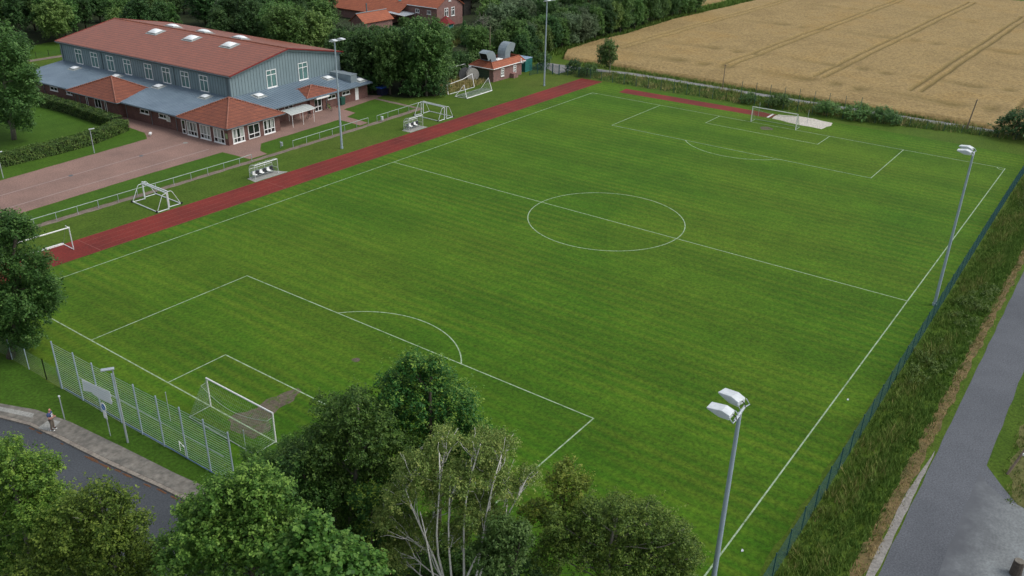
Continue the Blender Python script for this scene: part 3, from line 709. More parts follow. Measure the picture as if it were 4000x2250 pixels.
def metal_roof(x0, x1, y0, y1, axis, e0):
    m = MB()
    if axis == 'x':
        m.extrude([(x0, y0, zf(x0)), (x1, y0, zf(x1)), (x1, y1, zf(x1)), (x0, y1, zf(x0))], (0, 0, -0.1))
    else:
        m.extrude([(x0, y0, zg(y0)), (x1, y0, zg(y0)), (x1, y1, zg(y1)), (x0, y1, zg(y1))], (0, 0, -0.1))
    r = m.build('annex_roof', M['zinc'], hall)
    s = MB()
    if axis == 'x':
        standing_seams(s, (x0, y0, zf(x0)), (x0, y1, zf(x0)), (x1-x0, 0, zf(x1)-zf(x0)), 0.6, int((y1-y0)/0.6))
    else:
        standing_seams(s, (x0, y0, zg(y0)), (x1, y0, zg(y0)), (0, y1-y0, zg(y1)-zg(y0)), 0.6, int((x1-x0)/0.6))
    s.build('roof_seams', M['zinc'], r)
    return r
metal_roof(-0.25, A0-0.01, 8.0, 54.4, 'x', 0)
metal_roof(8.4, 33.75, 2.75, B0-0.01, 'y', 0)
for p_, q_ in (((-0.33, 10.6, 2.50), (-0.33, 24.5, 2.50)), ((-0.33, 37.5, 2.50), (-0.33, 54.4, 2.50)), ((10.5, 2.67, 2.50), (33.8, 2.67, 2.50))):
    m = MB(); m.tube(p_, q_, 0.075, n=8); m.build('gutter', M['gutter_dark'], hall)
m = MB(); m.box(33.76, 33.9, 2.7, B0, 2.45, 2.6); m.extrude([(33.76, 2.7, 2.63), (33.76, B0, 3.75), (33.76, B0, 3.5), (33.76, 2.7, 2.4)], (0.12, 0, 0))
m.build('verge_trim', M['drain'], hall)
for bb in (24.0, 17.8, 11.9, 46.4, 38.2):
    m = MB(); m.path([(-0.33, bb, 2.45), (0.32, bb, 2.2), (0.32, bb, 0.02)], 0.05); m.build('downpipe', M['drain'], hall)
m = MB(); m.path([(23.3, 2.67, 2.45), (23.3, 3.5, 2.2), (23.3, 3.5, 0.02)], 0.05); m.build('downpipe', M['drain'], hall)
for bb, hh in ((44.6, .62), (39.9, .6), (20.5, .62), (15.95, .62)):
    window(hall, (0.4, bb, 1.45), UF, NF, 2.15, 0.66, True, (0.52,), (), 0.1)
for al in (23.7, 27.1):
    window(hall, (al, 3.6, 1.42), UG, NGv, 1.85, 0.62, True, (0.5,), (), 0.08)
for al in (11.2, 14.2):
    window(hall, (al, 3.6, 1.6), UG, NGv, 1.8, 0.62, True, (0.5,), (), 0.08)
for bb, aa in ((47.4, 7.0), (36.3, 7.5), (24.9, 7.3), (13.6, 7.4)):
    skylight(hall, (aa, bb, zf(aa)), 1.1, 1.3, 'x', AS_, 0.2)
for aa, bb in ((13.1, 7.9), (28.5, 8.0), (32.5, 4.4)):
    skylight(hall, (aa, bb, zg(bb)), 1.1, 1.3, 'y', GS, 0.2)
m = MB(); m.box(30.2, 31.7, 4.3, 9.0, 2.7, 4.15); m.box(30.1, 31.8, 4.2, 9.1, 4.15, 4.22)
m.build('ventilation_unit', M['duct'], hall, bevel=0.03)
d = MB(); d.box(30.3, 31.1, 3.56, 3.62, 0.02, 2.1); dd = d.build('door', M['white'], hall)
d = MB(); d.tube((30.95, 3.53, 1.0), (31.05, 3.53, 1.0), 0.02); d.build('handle', M['drain'], dd)
d = MB(); d.box(0.30, 0.36, 13.3, 14.2, 1.15, 1.95); nb = d.build('notice_board', M['white'], hall)
d = MB(); d.box(0.285, 0.298, 13.36, 13.75, 1.22, 1.88); d.box(0.285, 0.298, 13.8, 14.12, 1.3, 1.85); d.build('paper', M['curtain'], nb)

# pavilions: pyramid roofs on brick bases
def pyramid_roof(x0, x1, y0, y1, ze, apex, mat, parent, hips=True, th=0.1):
    ap = Vector(apex); cs = [Vector((x0, y0, ze)), Vector((x1, y0, ze)), Vector((x1, y1, ze)), Vector((x0, y1, ze))]
    m = MB(); m.add(cs+[ap]+[c-Vector((0, 0, th)) for c in cs], [(0, 1, 4), (1, 2, 4), (2, 3, 4), (3, 0, 4), (5, 6, 1, 0), (6, 7, 2, 1), (7, 8, 3, 2), (8, 5, 0, 3), (8, 7, 6, 5)])
    r = m.build('pavilion_roof', mat, parent)
    h = MB()
    for c in cs:
        L_ = (ap-c).length; k = int(L_/0.36)
        for i in range(k):
            p = c+(ap-c)*((i+0.08)/k)+Vector((0, 0, 0.03)); q = c+(ap-c)*((i+0.95)/k)+Vector((0, 0, 0.06))
            h.tube(p, q, 0.13, 0.105, 6)
    h.build('hip_tiles', M['ridge'], r, smooth=True)
    g_ = MB(); 
    lp = [Vector((x0-0.05, y0-0.05, ze-0.08)), Vector((x1, y0-0.05, ze-0.08))]; g_.tube(lp[0], lp[1], 0.075, n=8)
    g_.tube((x0-0.05, y0+0.05, ze-0.08), (x0-0.05, y1, ze-0.08), 0.075, n=8)
    g_.build('gutter', M['gutter_dark'], r)
    return r
m = MB(); m.box(0, 9.0, 0, 10.4, 0, 2.5); m.build('pavilion_wall', M['brick'], hall)
m = MB(); m.box(9.0, 9.8, 0.0, 0.3, 0, 2.5); m.build('pavilion_wall', M['brick'], hall)
pyramid_roof(-0.55, 10.5, -0.55, 10.6, 2.6, (4.98, 5.0, 5.22), M['pav_roof'], hall)
for yl in (9.05, 6.1, 3.1):
    window(hall, (0, yl, 0.1), UF, NF, 2.3, 2.08, True, (0.34, 0.66), (0.33,), 0.1, M['glass_dark'], True)
window(hall, (0, 10.2, 0.06), UF, NF, 0.85, 2.1, False, (), (0.32,), 0.1, M['glass_dark'], False, 'door')
for al, kd in ((0.72, 1), (3.62, 0), (6.55, 1)):
    window(hall, (al, 0, 0.1 if kd else 0.05), UG, NGv, 2.15, 2.1, bool(kd), (0.34, 0.66) if kd else (0.5,), (0.33,), 0.1, M['glass_dark'], bool(kd), 'window' if kd else 'door')
d = MB(); d.box(-0.05, -0.004, 0.15, 0.55, 0.95, 1.7); d.build('green_plaque', pmat('plaque', (0.30, 0.42, 0.20), None, 3.0, 0.6), hall)
# middle entrance pavilion on the long front
m = MB(); m.box(-0.4, 6.0, 24.9, 37.0, 0, 2.5); m.build('pavilion_wall', M['brick'], hall)
pyramid_roof(-1.0, 7.4, 24.3, 37.6, 2.6, (3.2, 31.0, 5.05), M['pav_roof'], hall)
window(hall, (-0.4, 31.0, 0.1), UF, NF, 1.75, 2.15, False, (0.5,), (0.35,), 0.1, M['glass_dark'], False, 'door')
window(hall, (-0.4, 33.3, 0.35), UF, NF, 0.5, 1.8, True, (), (), 0.09)
window(hall, (-0.4, 28.4, 0.35), UF, NF, 0.5, 1.8, True, (), (), 0.09)
for bb in (36.2, 35.0):
    m = MB(); m.tube((-0.47, bb, 2.4), (-0.47, bb, 0.02), 0.045); m.build('downpipe', M['drain'], hall)
# porch on the gable side
m = MB(); m.box(19.3, 20.3, 3.2, 5.0, 0, 2.45); m.box(22.2, 22.8, 3.2, 5.0, 0, 2.45); m.box(20.3, 22.2, 3.45, 5.0, 0, 2.45); m.build('pavilion_wall', M['brick'], hall)
pyramid_roof(18.5, 25.8, 2.95, 8.4, 2.65, (22.1, 5.5, 3.82), M['pav_roof'], hall)
window(hall, (20.4, 3.45, 0.04), UG, NGv, 1.7, 2.1, False, (0.5,), (0.36,), 0.1, M['glass_dark'], False, 'door')
m = MB(); m.box(20.3, 23.2, 2.6, 2.72, 2.2, 2.5); m.build('porch_sign_board', M['white'], hall)

# ------------------------------------------------------------------ bicycle shelter, bikes and bins by the hall
def loc(a, b, z=0.0):
    return (-9.35+a*math.cos(TH)-b*math.sin(TH), 57.1+a*math.sin(TH)+b*math.cos(TH), z)
sh = empty('bicycle_shelter', loc(11.9, -0.4), TH, 'pale arched bicycle shelter on thin white posts beside the hall', 'shelter')
m = MB(); N = 10; Ln, Wd = 4.9, 3.2
vs = []
for i in range(N+1):
    t = i/N; y = t*Wd; zz = 2.02+0.48*math.sin(math.pi*(0.12+0.76*t))-0.17
    vs += [(-0.2, y-0.05, zz), (Ln+0.1, y-0.05, zz)]
m.add(vs, [(2*i, 2*i+1, 2*i+3, 2*i+2) for i in range(N)])
vs2 = [(x, y, z_-0.02) for x, y, z_ in vs]; m.add(vs2, [(2*i, 2*i+2, 2*i+3, 2*i+1) for i in range(N)])
m.build('canopy', M['canopy'], sh)
for k in range(5):
    x = -0.2+(Ln+0.3)*k/4; mm = MB(); mm.path([(x, v[1], v[2]+0.015) for v in vs[::2]], 0.03, 5); mm.build('hoop', M['white'], sh)
for x in (0.1, 2.3, 4.6):
    for y in (0.0, 3.1):
        mm = MB(); mm.tube((x, y, 0), (x, y, 1.98 if y == 0 else 2.0), 0.04); mm.build('post', M['white'], sh)
for y_, z_ in ((-0.02, 1.99), (3.12, 2.0)):
    mm = MB(); mm.tube((-0.2, y_, z_), (Ln+0.1, y_, z_), 0.04); mm.build('edge_beam', M['white'], sh)
def bicycle(pos, rz, frame, label, s=1.0):
    e = empty('bicycle', pos, rz, label, 'bicycle'); e.scale = (s, s, s)
    for x in (-0.52, 0.52):
        w = MB(); w.path([(x+0.33*math.cos(t), 0, 0.34+0.33*math.sin(t)) for t in [2*math.pi*i/20 for i in range(21)]], 0.022, 5)
        for i in range(8):
            t = math.pi*2*i/8; w.tube((x, 0, 0.34), (x+0.32*math.cos(t), 0, 0.34+0.32*math.sin(t)), 0.004, n=3)
        w.build('wheel', M['rubber'], e)
    f = MB(); J = dict(bb=(-0.08, 0, 0.30), st=(-0.22, 0, 0.82), ht=(0.36, 0, 0.86), hb=(0.40, 0, 0.68), ra=(-0.52, 0, 0.34), fa=(0.52, 0, 0.34))
    for a_, b_ in (('bb', 'st'), ('bb', 'hb'), ('st', 'ht'), ('ht', 'hb'), ('bb', 'ra'), ('st', 'ra'), ('hb', 'fa')): f.tube(J[a_], J[b_], 0.022)
    f.build('frame', frame, e)
    s_ = MB(); s_.obox((-0.25, 0, 0.93), (1, 0, 0), (0, 1, 0), 0.26, 0.14, 0.06); s_.tube((-0.22, 0, 0.82), (-0.24, 0, 0.92), 0.015); s_.build('saddle', M['black'], e)
    h = MB(); h.path([(0.22, -0.27, 0.98), (0.33, -0.2, 1.0), (0.34, 0, 0.98), (0.33, 0.2, 1.0), (0.22, 0.27, 0.98)], 0.014); h.tube((0.36, 0, 0.86), (0.34, 0, 0.99), 0.015); h.build('handlebar', M['black'], e)
bicycle((13.3, 60.7, 0), math.radians(75), M['bike_green'], 'bright green bicycle parked by the hall wall next to the porch', 1.15)
bicycle((7.9, 59.5, 0), math.radians(20), M['black'], 'dark bicycle parked under the arched shelter', 1.0)
def wheelie_bin(pos, rz, body, lid, label, w=0.6, d=0.7, h=1.05):
    e = empty('wheelie_bin', pos, rz, label, 'bin')
    b = MB(); b.add([(-w*.42, -d*.42, 0.06), (w*.42, -d*.42, 0.06), (w*.42, d*.42, 0.06), (-w*.42, d*.42, 0.06), (-w/2, -d/2, h), (w/2, -d/2, h), (w/2, d/2, h), (-w/2, d/2, h)],
        [(3, 2, 1, 0), (4, 5, 6, 7), (0, 1, 5, 4), (1, 2, 6, 5), (2, 3, 7, 6), (3, 0, 4, 7)]); b.build('body', body, e, bevel=0.02)
    l = MB(); l.add([(-w*.53, -d*.55, h), (w*.53, -d*.55, h), (w*.53, d*.55, h), (-w*.53, d*.55, h), (-w*.45, -d*.4, h+.09), (w*.45, -d*.4, h+.09), (w*.45, d*.5, h+.11), (-w*.45, d*.5, h+.11)],
        [(3, 2, 1, 0), (4, 5, 6, 7), (0, 1, 5, 4), (1, 2, 6, 5), (2, 3, 7, 6), (3, 0, 4, 7)]); l.build('lid', lid, e)
    for s in (-1, 1):
        q = MB(); q.disc((s*w*0.4, d*.42, 0.1), (1, 0, 0), 0.1, 0.05, 12); q.build('wheel', M['rubber'], e)
    return e
wheelie_bin((17.1, 61.75, 0), 0.1, M['bin_green'], M['bin_green'], 'dark green bin standing against the brick gable annex', 1.1, 0.9, 1.25)
wheelie_bin((-9.9, 83.6, 0), 1.5, M['black'], M['black'], 'black bin against the brick wall right of the middle entrance', 0.9, 0.8, 1.1)
wheelie_bin((26.5, 61.3, 0), 0.05, M['navy'], M['blue_lid'], 'large dark skip bin with blue lid on the path end', 1.9, 1.3, 1.35)
sc = empty('push_scooter', (15.7, 61.2, 0), 0.4, 'small red push scooter leaning near the green bin', 'scooter')
q = MB(); q.obox((0, 0, 0.14), (1, 0, 0), (0, 1, 0), 0.8, 0.16, 0.05); q.tube((0.42, 0, 0.14), (0.34, 0, 0.85), 0.03); q.tube((0.34, -0.25, 0.85), (0.34, 0.25, 0.85), 0.025); q.build('frame', M['red'], sc)
for x in (-0.4, 0.46):
    q = MB(); q.disc((x, 0, 0.1), (0, 1, 0), 0.1, 0.05, 12); q.build('wheel', M['rubber'], sc)
# path lamps along the forecourt, small white ground spotlight, litter basket
def path_lamp(pos, label, h=3.4):
    e = empty('path_lamp', pos, math.radians(-30), label, 'street lamp', 'path lamps beside the forecourt')
    q = MB(); q.tube((0, 0, 0), (0, 0, h), 0.06, 0.045, 8); q.build('pole', M['galv'], e)
    q = MB(); q.obox((0.22, 0, h+0.02), (1, 0, 0.05), (0, 1, 0), 0.75, 0.2, 0.08); q.build('lamp_head', M['lamp_grey'], e, bevel=0.02)
path_lamp((-23.3, 68.4, 0), 'slim grey lamp post between hedge and paved forecourt')
path_lamp((-36.2, 67.5, 0), 'grey lamp post at the left edge where the hedge leaves the picture')
e = empty('ground_spotlight', (-13.7, 69.7, 0), 0.6, 'small white spotlight box on the grass corner by the forecourt', 'spotlight')
q = MB(); q.tube((0, 0, 0), (0, 0, 0.28), 0.03); q.build('stake', M['galv'], e)
q = MB(); q.obox((0, 0, 0.42), (1, 0, 0.2), (0, 1, 0), 0.5, 0.32, 0.26); q.build('housing', M['white'], e, bevel=0.02)
e = empty('litter_basket', (-5.4, 50.7, 0), 0.3, 'grey wire litter basket on a post on the lawn behind the first dugout', 'litter bin')
q = MB(); q.tube((0, 0, 0), (0, 0, 1.0), 0.03); q.build('post', M['galv'], e)
q = MB(); q.tube((0, -0.2, 0.3), (0, -0.2, 0.85), 0.17, 0.2, 12); q.build('basket', M['galv'], e)
e = empty('litter_basket', (13.9, 49.55, 0), 0.3, 'grey litter basket hanging at the left end of the far railing', 'litter bin')
q = MB(); q.tube((0, 0, 0), (0, 0, 0.95), 0.03); q.build('post', M['galv'], e)
q = MB(); q.tube((0, -0.2, 0.25), (0, -0.2, 0.8), 0.18, 0.21, 12); q.build('basket', M['lamp_grey'], e)
for x, y in ((-12.5, 63.0), (-20.0, 62.4), (-30.4, 61.9)):
    q = MB(); q.disc((x, y, 0.014), (0, 0, 1), 0.36 if x > -13 else 0.28, 0.012, 18); tag(q.build('manhole_cover', M['concrete'] if x > -13 else M['gutter_dark']),
        {-12.5: 'pale round manhole cover near the corner pavilion', -20.0: 'small dark drain cover in the forecourt channel nearer the hall', -30.4: 'small dark drain cover in the forecourt channel farther from the hall'}[x], 'drain cover')

# spectator railings
def railing(pts, label):
    e = empty('railing', (pts[0][0], pts[0][1], 0), 0, label, 'railing', 'spectator railings beside the gravel path'); o = Vector((pts[0][0], pts[0][1], 0))
    H = 0.95
    for i, p in enumerate(pts):
        q = MB(); pp = Vector((p[0], p[1], 0))-o; q.tube(pp, pp+Vector((0, 0, H)), 0.035, n=6); q.build('post', M['galv'], e)
    q = MB(); q.path([Vector((p[0], p[1], H+0.02))-o for p in pts], 0.045, 6); q.build('handrail', M['rail'], e)
railing([(-60+2.55*i, 48.35+0.02*i) for i in range(19)]+[(-11.9, 48.95)], 'longest pale metal railing running along the paved forecourt')
railing([(-4.1+2.62*i, 49.55+0.09*i) for i in range(7)], 'middle pale metal railing in front of the corner pavilion lawn')
railing([(13.3+2.62*i, 49.85+0.13*i) for i in range(5)], 'short far pale metal railing near the portable goals')

# ------------------------------------------------------------------ floodlight masts
def make_mast():
    e = empty('floodlight_mast', (0, 0, 0), 0, '', 'floodlight', 'floodlight masts around the pitch')
    q = MB(); q.tube((0, 0, 0), (0, 0, 15.0), 0.155, 0.095, 12); q.tube((0, 0, 0), (0, 0, 0.25), 0.2, 0.2, 12); q.build('pole', M['galv_blue'], e, smooth=False)
    q = MB(); q.tube((-0.72, 0, 15.08), (0.72, 0, 15.08), 0.07, n=8); q.tube((0, 0, 14.9), (0, 0, 15.1), 0.1, n=8); q.build('crossarm', M['galv'], e)
    for sx in (-1, 1):
        ang = math.radians(80+sx*-6); d = Vector((math.cos(ang), math.sin(ang), 0)); s = Vector((-d.y, d.x, 0)); c = Vector((sx*0.62, 0, 15.12))+d*0.18
        dd = (d+Vector((0, 0, 0.17))).normalized()
        prof = [(0.0, 0.0), (0.0, 0.26), (0.40, 0.31), (1.16, 0.07), (1.14, 0.0), (0.5, -0.10)]   # side profile: length, height
        m_ = MB(); Z = Vector((0, 0, 1))
        w0 = 0.30
        L1 = [c+dd*l+Z*h+s*w0 for l, h in prof]
        m_.extrude(L1, tuple(-s*2*w0)); hd = m_.build('lamp_head', M['lamp_grey'], e, bevel=0.03)
        m_ = MB(); m_.path([c+s*0.36-d*0.0+Z*0.2, c+s*0.36-d*0.22-Z*0.02, c-s*0.36-d*0.22-Z*0.02, c-s*0.36+Z*0.2], 0.028, 5); m_.build('bracket', M['galv'], hd)
        m_ = MB(); m_.path([c+Z*0.22-d*0.02, c-d*0.2+Z*0.14, c-d*0.24-Z*0.06], 0.025, 5); m_.build('cable', M['black'], hd)
    return e
mast = make_mast(); mast.location = (-50.5, -36.05, 0); mast['label'] = 'nearest tall floodlight mast with two lamps in front of the willow'
mast.rotation_euler = (0, 0, math.radians(4))
copy_thing(mast, (0.7, -36.15, 0), math.radians(6), 'floodlight mast at the halfway line beside the dark green fence')
copy_thing(mast, (-0.1, 43.8, 0), math.radians(184), 'floodlight mast in front of the sports hall gable')
copy_thing(mast, (50.9, 43.6, 0), math.radians(180), 'farthest floodlight mast beside the brick plant house')

# ------------------------------------------------------------------ goals
def wire_grid(m, P, nu, nv, r):
    """P(u,v) -> point ; strands along both directions"""
    for i in range(nu+1):
        pts = [P(i/nu, j/nv) for j in range(nv+1)]
        m.path(pts, r, 3)
    for j in range(nv+1):
        pts = [P(i/nu, j/nv) for i in range(nu+1)]
        m.path(pts, r, 3)
def full_goal(pos, rz, label):
    """full-size goal, mouth facing +x, net behind towards -x"""
    e = empty('football_goal', pos, rz, label, 'goal', 'full-size goals on the goal lines')
    W2, H, R_ = 3.72, 2.50, 0.06
    for s in (-1, 1):
        q = MB(); q.tube((0, s*W2, 0), (0, s*W2, H-0.06), R_, n=10); q.build('post', M['goalwhite'], e)
    q = MB(); q.tube((0, -W2-0.06, H), (0, W2+0.06, H), R_, n=10); q.build('crossbar', M['goalwhite'], e)
    q = MB(); q.path([(0, -W2, 0.06), (-1.9, -W2, 0.06), (-1.9, W2, 0.06), (0, W2, 0.06)], 0.04, 6); q.build('ground_frame', M['net'], e)
    sag = lambda v: 0.55*math.sin(math.pi*v)
    n = MB()
    def back(u, v):   # u along width, v from top rope to the ground
        y = -W2+2*W2*u; z0 = 2.05-0.55*math.sin(math.pi*u); x = -0.55-0.25*math.sin(math.pi*u)
        return (x+(-1.88-x)*v, y, z0*(1-v)+0.06)
    def top(u, v):
        y = -W2+2*W2*u; a_ = Vector((-0.05, y, H-0.05)); b_ = Vector(back(u, 0)); p = a_+(b_-a_)*v; return (p.x, p.y, p.z-0.15*math.sin(math.pi*v))
    wire_grid(n, back, 40, 11, 0.0085); wire_grid(n, top, 40, 4, 0.0085)
    for s in (0, 1):
        def side(u, v, s=s):
            b_ = Vector(back(s, v)); a_ = Vector((0, b_.y, b_.z)); p = a_+(b_-a_)*u; return p
        wire_grid(n, side, 6, 11, 0.011)
    n.build('net', M['net_green'], e)
    q = MB(); q.path([(-0.04, -W2, H-0.35)]+[back(i/12, 0) for i in range(13)]+[(-0.04, W2, H-0.35)], 0.022, 5); q.build('net_rope', M['net'], e)
    return e
g1 = full_goal((-HL, 0, 0), 0, 'white football goal nearest the camera with worn earth in its mouth')
g2 = full_goal((HL, 0, 0), math.pi, 'white football goal at the far end in front of the sand pit')
def net_post(pos, label, h=2.4):
    q = MB(); q.tube((0, 0, 0), (0, 0, h), 0.03, 0.03, 6); q.tube((0, 0, h), (0, 0, h+0.04), 0.04, 0.04, 6)
    o = q.build('net_post', M['galv']); o.location = pos; tag(o, label, 'post', 'thin posts behind the goals')
net_post((-55.2, 4.4, 0), 'thin grey post behind the near goal on its left', 2.5)
net_post((-54.7, -3.7, 0), 'thin grey post behind the near goal by the bushes', 2.4)
net_post((56.2, 4.1, 0), 'thin pale post behind the far goal on its left', 2.3)
net_post((56.6, -4.0, 0), 'thin pale post standing in the sand pit edge behind the far goal', 2.3)
e = empty('metal_hoop', (-57.0, 0.3, 0), math.radians(80), 'low white metal hoop standing in the verge by the ball fence', 'hoop')
q = MB(); q.path([(-0.45, 0, 0), (-0.45, 0, 0.8), (0.45, 0, 0.8), (0.45, 0, 0)], 0.03); q.build('hoop', M['white'], e)

def youth_goal():
    """portable youth goal, mouth facing +x, posts at x=0"""
    e = empty('youth_goal', (0, 0, 0), 0, '', 'goal', 'portable youth goals stored mouth to mouth')
    W2, H, D = 2.55, 2.0, 1.5
    for s in (-1, 1):
        q = MB(); q.obox((0, s*W2, H/2), (0, 0, 1), (1, 0, 0), H, 0.1, 0.12); q.build('post', M['silver'], e)
        q = MB(); q.path([(0, s*W2, H-0.03), (-0.45, s*(W2+0.02), H-0.06), (-0.62, s*(W2+0.02), H-0.2), (-D, s*(W2+0.05), 0.09)], 0.04, 6)
        q.build('side_frame', M['silver'], e)
        q = MB(); q.tube((0, s*W2, 0.06), (-D, s*(W2+0.05), 0.06), 0.05); q.build('ground_bar', M['silver'], e)
        q = MB(); q.disc((-D-0.1, s*(W2+0.1), 0.13), (0, 1, 0), 0.13, 0.09, 14); q.build('wheel', M['rubber'], e)
    q = MB(); q.obox((0, 0, H), (0, 1, 0), (1, 0, 0), 2*W2+0.12, 0.11, 0.12); q.build('crossbar', M['silver'], e)
    q = MB(); q.obox((-D, 0, 0.08), (0, 1, 0), (1, 0, 0), 2*W2+0.2, 0.09, 0.09); q.build('rear_bar', M['silver'], e)
    return e
yg = youth_goal(); yg.location = (-29.55, 44.5, 0); yg.rotation_euler = (0, 0, math.radians(-2)); yg['label'] = 'silver portable youth goal near the long railing, its back to the left'
copy_thing(yg, (-29.2, 44.95, 0), math.radians(179), 'silver portable youth goal near the long railing, its back to the right')
copy_thing(yg, (21.25, 45.15, 0), math.radians(-2), 'silver portable youth goal by the far railing, its back towards the dugout')
copy_thing(yg, (21.7, 45.1, 0), math.radians(178), 'silver portable youth goal by the far railing, its back towards the plant house')
# large movable goal standing across the track on the left
e = empty('movable_goal', (-42.8, 39.4, 0), math.radians(178), 'large white movable goal standing across the track end behind the ash tree', 'goal')
W_, H_ = 7.44, 2.5
for x in (0, W_):
    q = MB(); q.tube((x, 0, 0), (x, 0, H_-0.06), 0.06, n=8); q.build('post', M['silver'], e)
    q = MB(); q.tube((x, 0, 0.05), (x, -2.1, 0.05), 0.045); q.build('ground_bar', M['white'], e)
    q = MB(); q.tube((x, 0, H_), (x, -0.7, H_+0.02), 0.04); q.build('net_arm', M['white'], e)
    q = MB(); q.tube((x, -0.7, H_), (x, -2.1, 0.05), 0.012, n=4); q.build('net_cord', M['net'], e)
    q = MB(); q.disc((x, -2.25, 0.12), (1, 0, 0), 0.12, 0.1, 12); q.build('wheel', M['rubber'], e)
q = MB(); q.tube((-0.06, 0, H_), (W_+0.06, 0, H_), 0.07, n=8); q.build('crossbar', M['goalwhite'], e)
q = MB(); q.obox((W_/2, -2.1, 0.1), (1, 0, 0), (0, 1, 0), W_, 0.22, 0.16); q.build('rear_bar', M['goalwhite'], e)

# goals lying beside the plant house
e = empty('toppled_goal', (33.9, 48.3, 0), 0, 'white goal lying on its face with net, on the grass before the plant house', 'goal', 'old goals dumped beside the plant house')
fl = Vector((33.9, 48.3, 0)); P = lambda x, y, z: Vector((x, y, z))-fl
A = P(33.9, 48.3, 0.08); B = P(41.4, 48.5, 0.08); Cc = P(33.6, 50.7, 0.08); Dd = P(41.0, 50.8, 0.08)
E1 = P(35.4, 50.1, 1.9); E2 = P(42.6, 50.3, 1.9)
q = MB(); q.tube(A, B, 0.085, n=8); q.build('crossbar', M['goalwhite'], e)
for a_, b_ in ((A, E1), (B, E2)):
    q = MB(); q.tube(a_, b_, 0.05); q.build('post', M['goalwhite'], e)
q = MB(); q.tube(Cc, Dd, 0.07); q.build('rear_bar', M['goalwhite'], e)
for a_, b_ in ((Cc, A+Vector((0.05, 0.35, 0))), (Dd, Dd+Vector((0.5, -1.0, 0))), (E1, Cc), (E2, Dd)):
    q = MB(); q.tube(a_, b_, 0.04); q.build('side_bar', M['goalwhite'], e)
n = MB()
def nf(u, v):
    a_ = A+(B-A)*u; b_ = Cc+(Dd-Cc)*u; p = a_+(b_-a_)*v; return p+Vector((0, 0, 0.12+0.28*abs(math.sin(5.5*math.pi*v+u*2))*math.sin(math.pi*v)))
wire_grid(n, nf, 56, 20, 0.012)
def nf2(u, v):
    a_ = B+(E2-B)*u; b_ = B+(Dd-B)*u; return a_+(b_-a_)*v
wire_grid(n, nf2, 14, 8, 0.01)
n.build('net', M['net'], e)
e = empty('toppled_goal', (34.0, 53.0, 0), 0, 'bare white goal frame tipped over in the dry grass behind the netted one', 'goal', 'old goals dumped beside the plant house')
fl = Vector((34.0, 53.0, 0)); P = lambda x, y, z: Vector((x, y, z))-fl
a1, a2 = P(34.0, 52.6, 0.06), P(41.4, 52.6, 0.06); b1, b2 = P(35.4, 54.0, 1.3), P(43.3, 54.6, 1.9)
for p_, q_, r_, nm in ((a1, a2, 0.05, 'rear_bar'), (a1, b1, 0.05, 'post'), (a2, b2, 0.055, 'post')):
    q = MB(); q.tube(p_, q_, r_); q.build(nm, M['goalwhite'], e)
q = MB(); q.path([b1+Vector((-0.6, -0.1, -0.1)), b1, b1+(b2-b1)*0.62+Vector((0, 0, -0.25)), b2], 0.055); q.build('crossbar', M['goalwhite'], e)
e = empty('old_goal', (45.0, 60.4, 0), 0, 'old white goal frame standing half hidden in bushes behind the cable reels', 'goal', 'old goals dumped beside the plant house')
for nm, p_, q_ in (('crossbar', (-4.0, -0.2, 2.1), (3.4, 0, 2.1)), ('post', (3.4, 0, 0), (3.4, 0, 2.1)), ('post', (-4.0, -0.2, 0), (-4.0, -0.2, 2.1))):
    q = MB(); q.tube(p_, q_, 0.06); q.build(nm, M['goalwhite'], e)

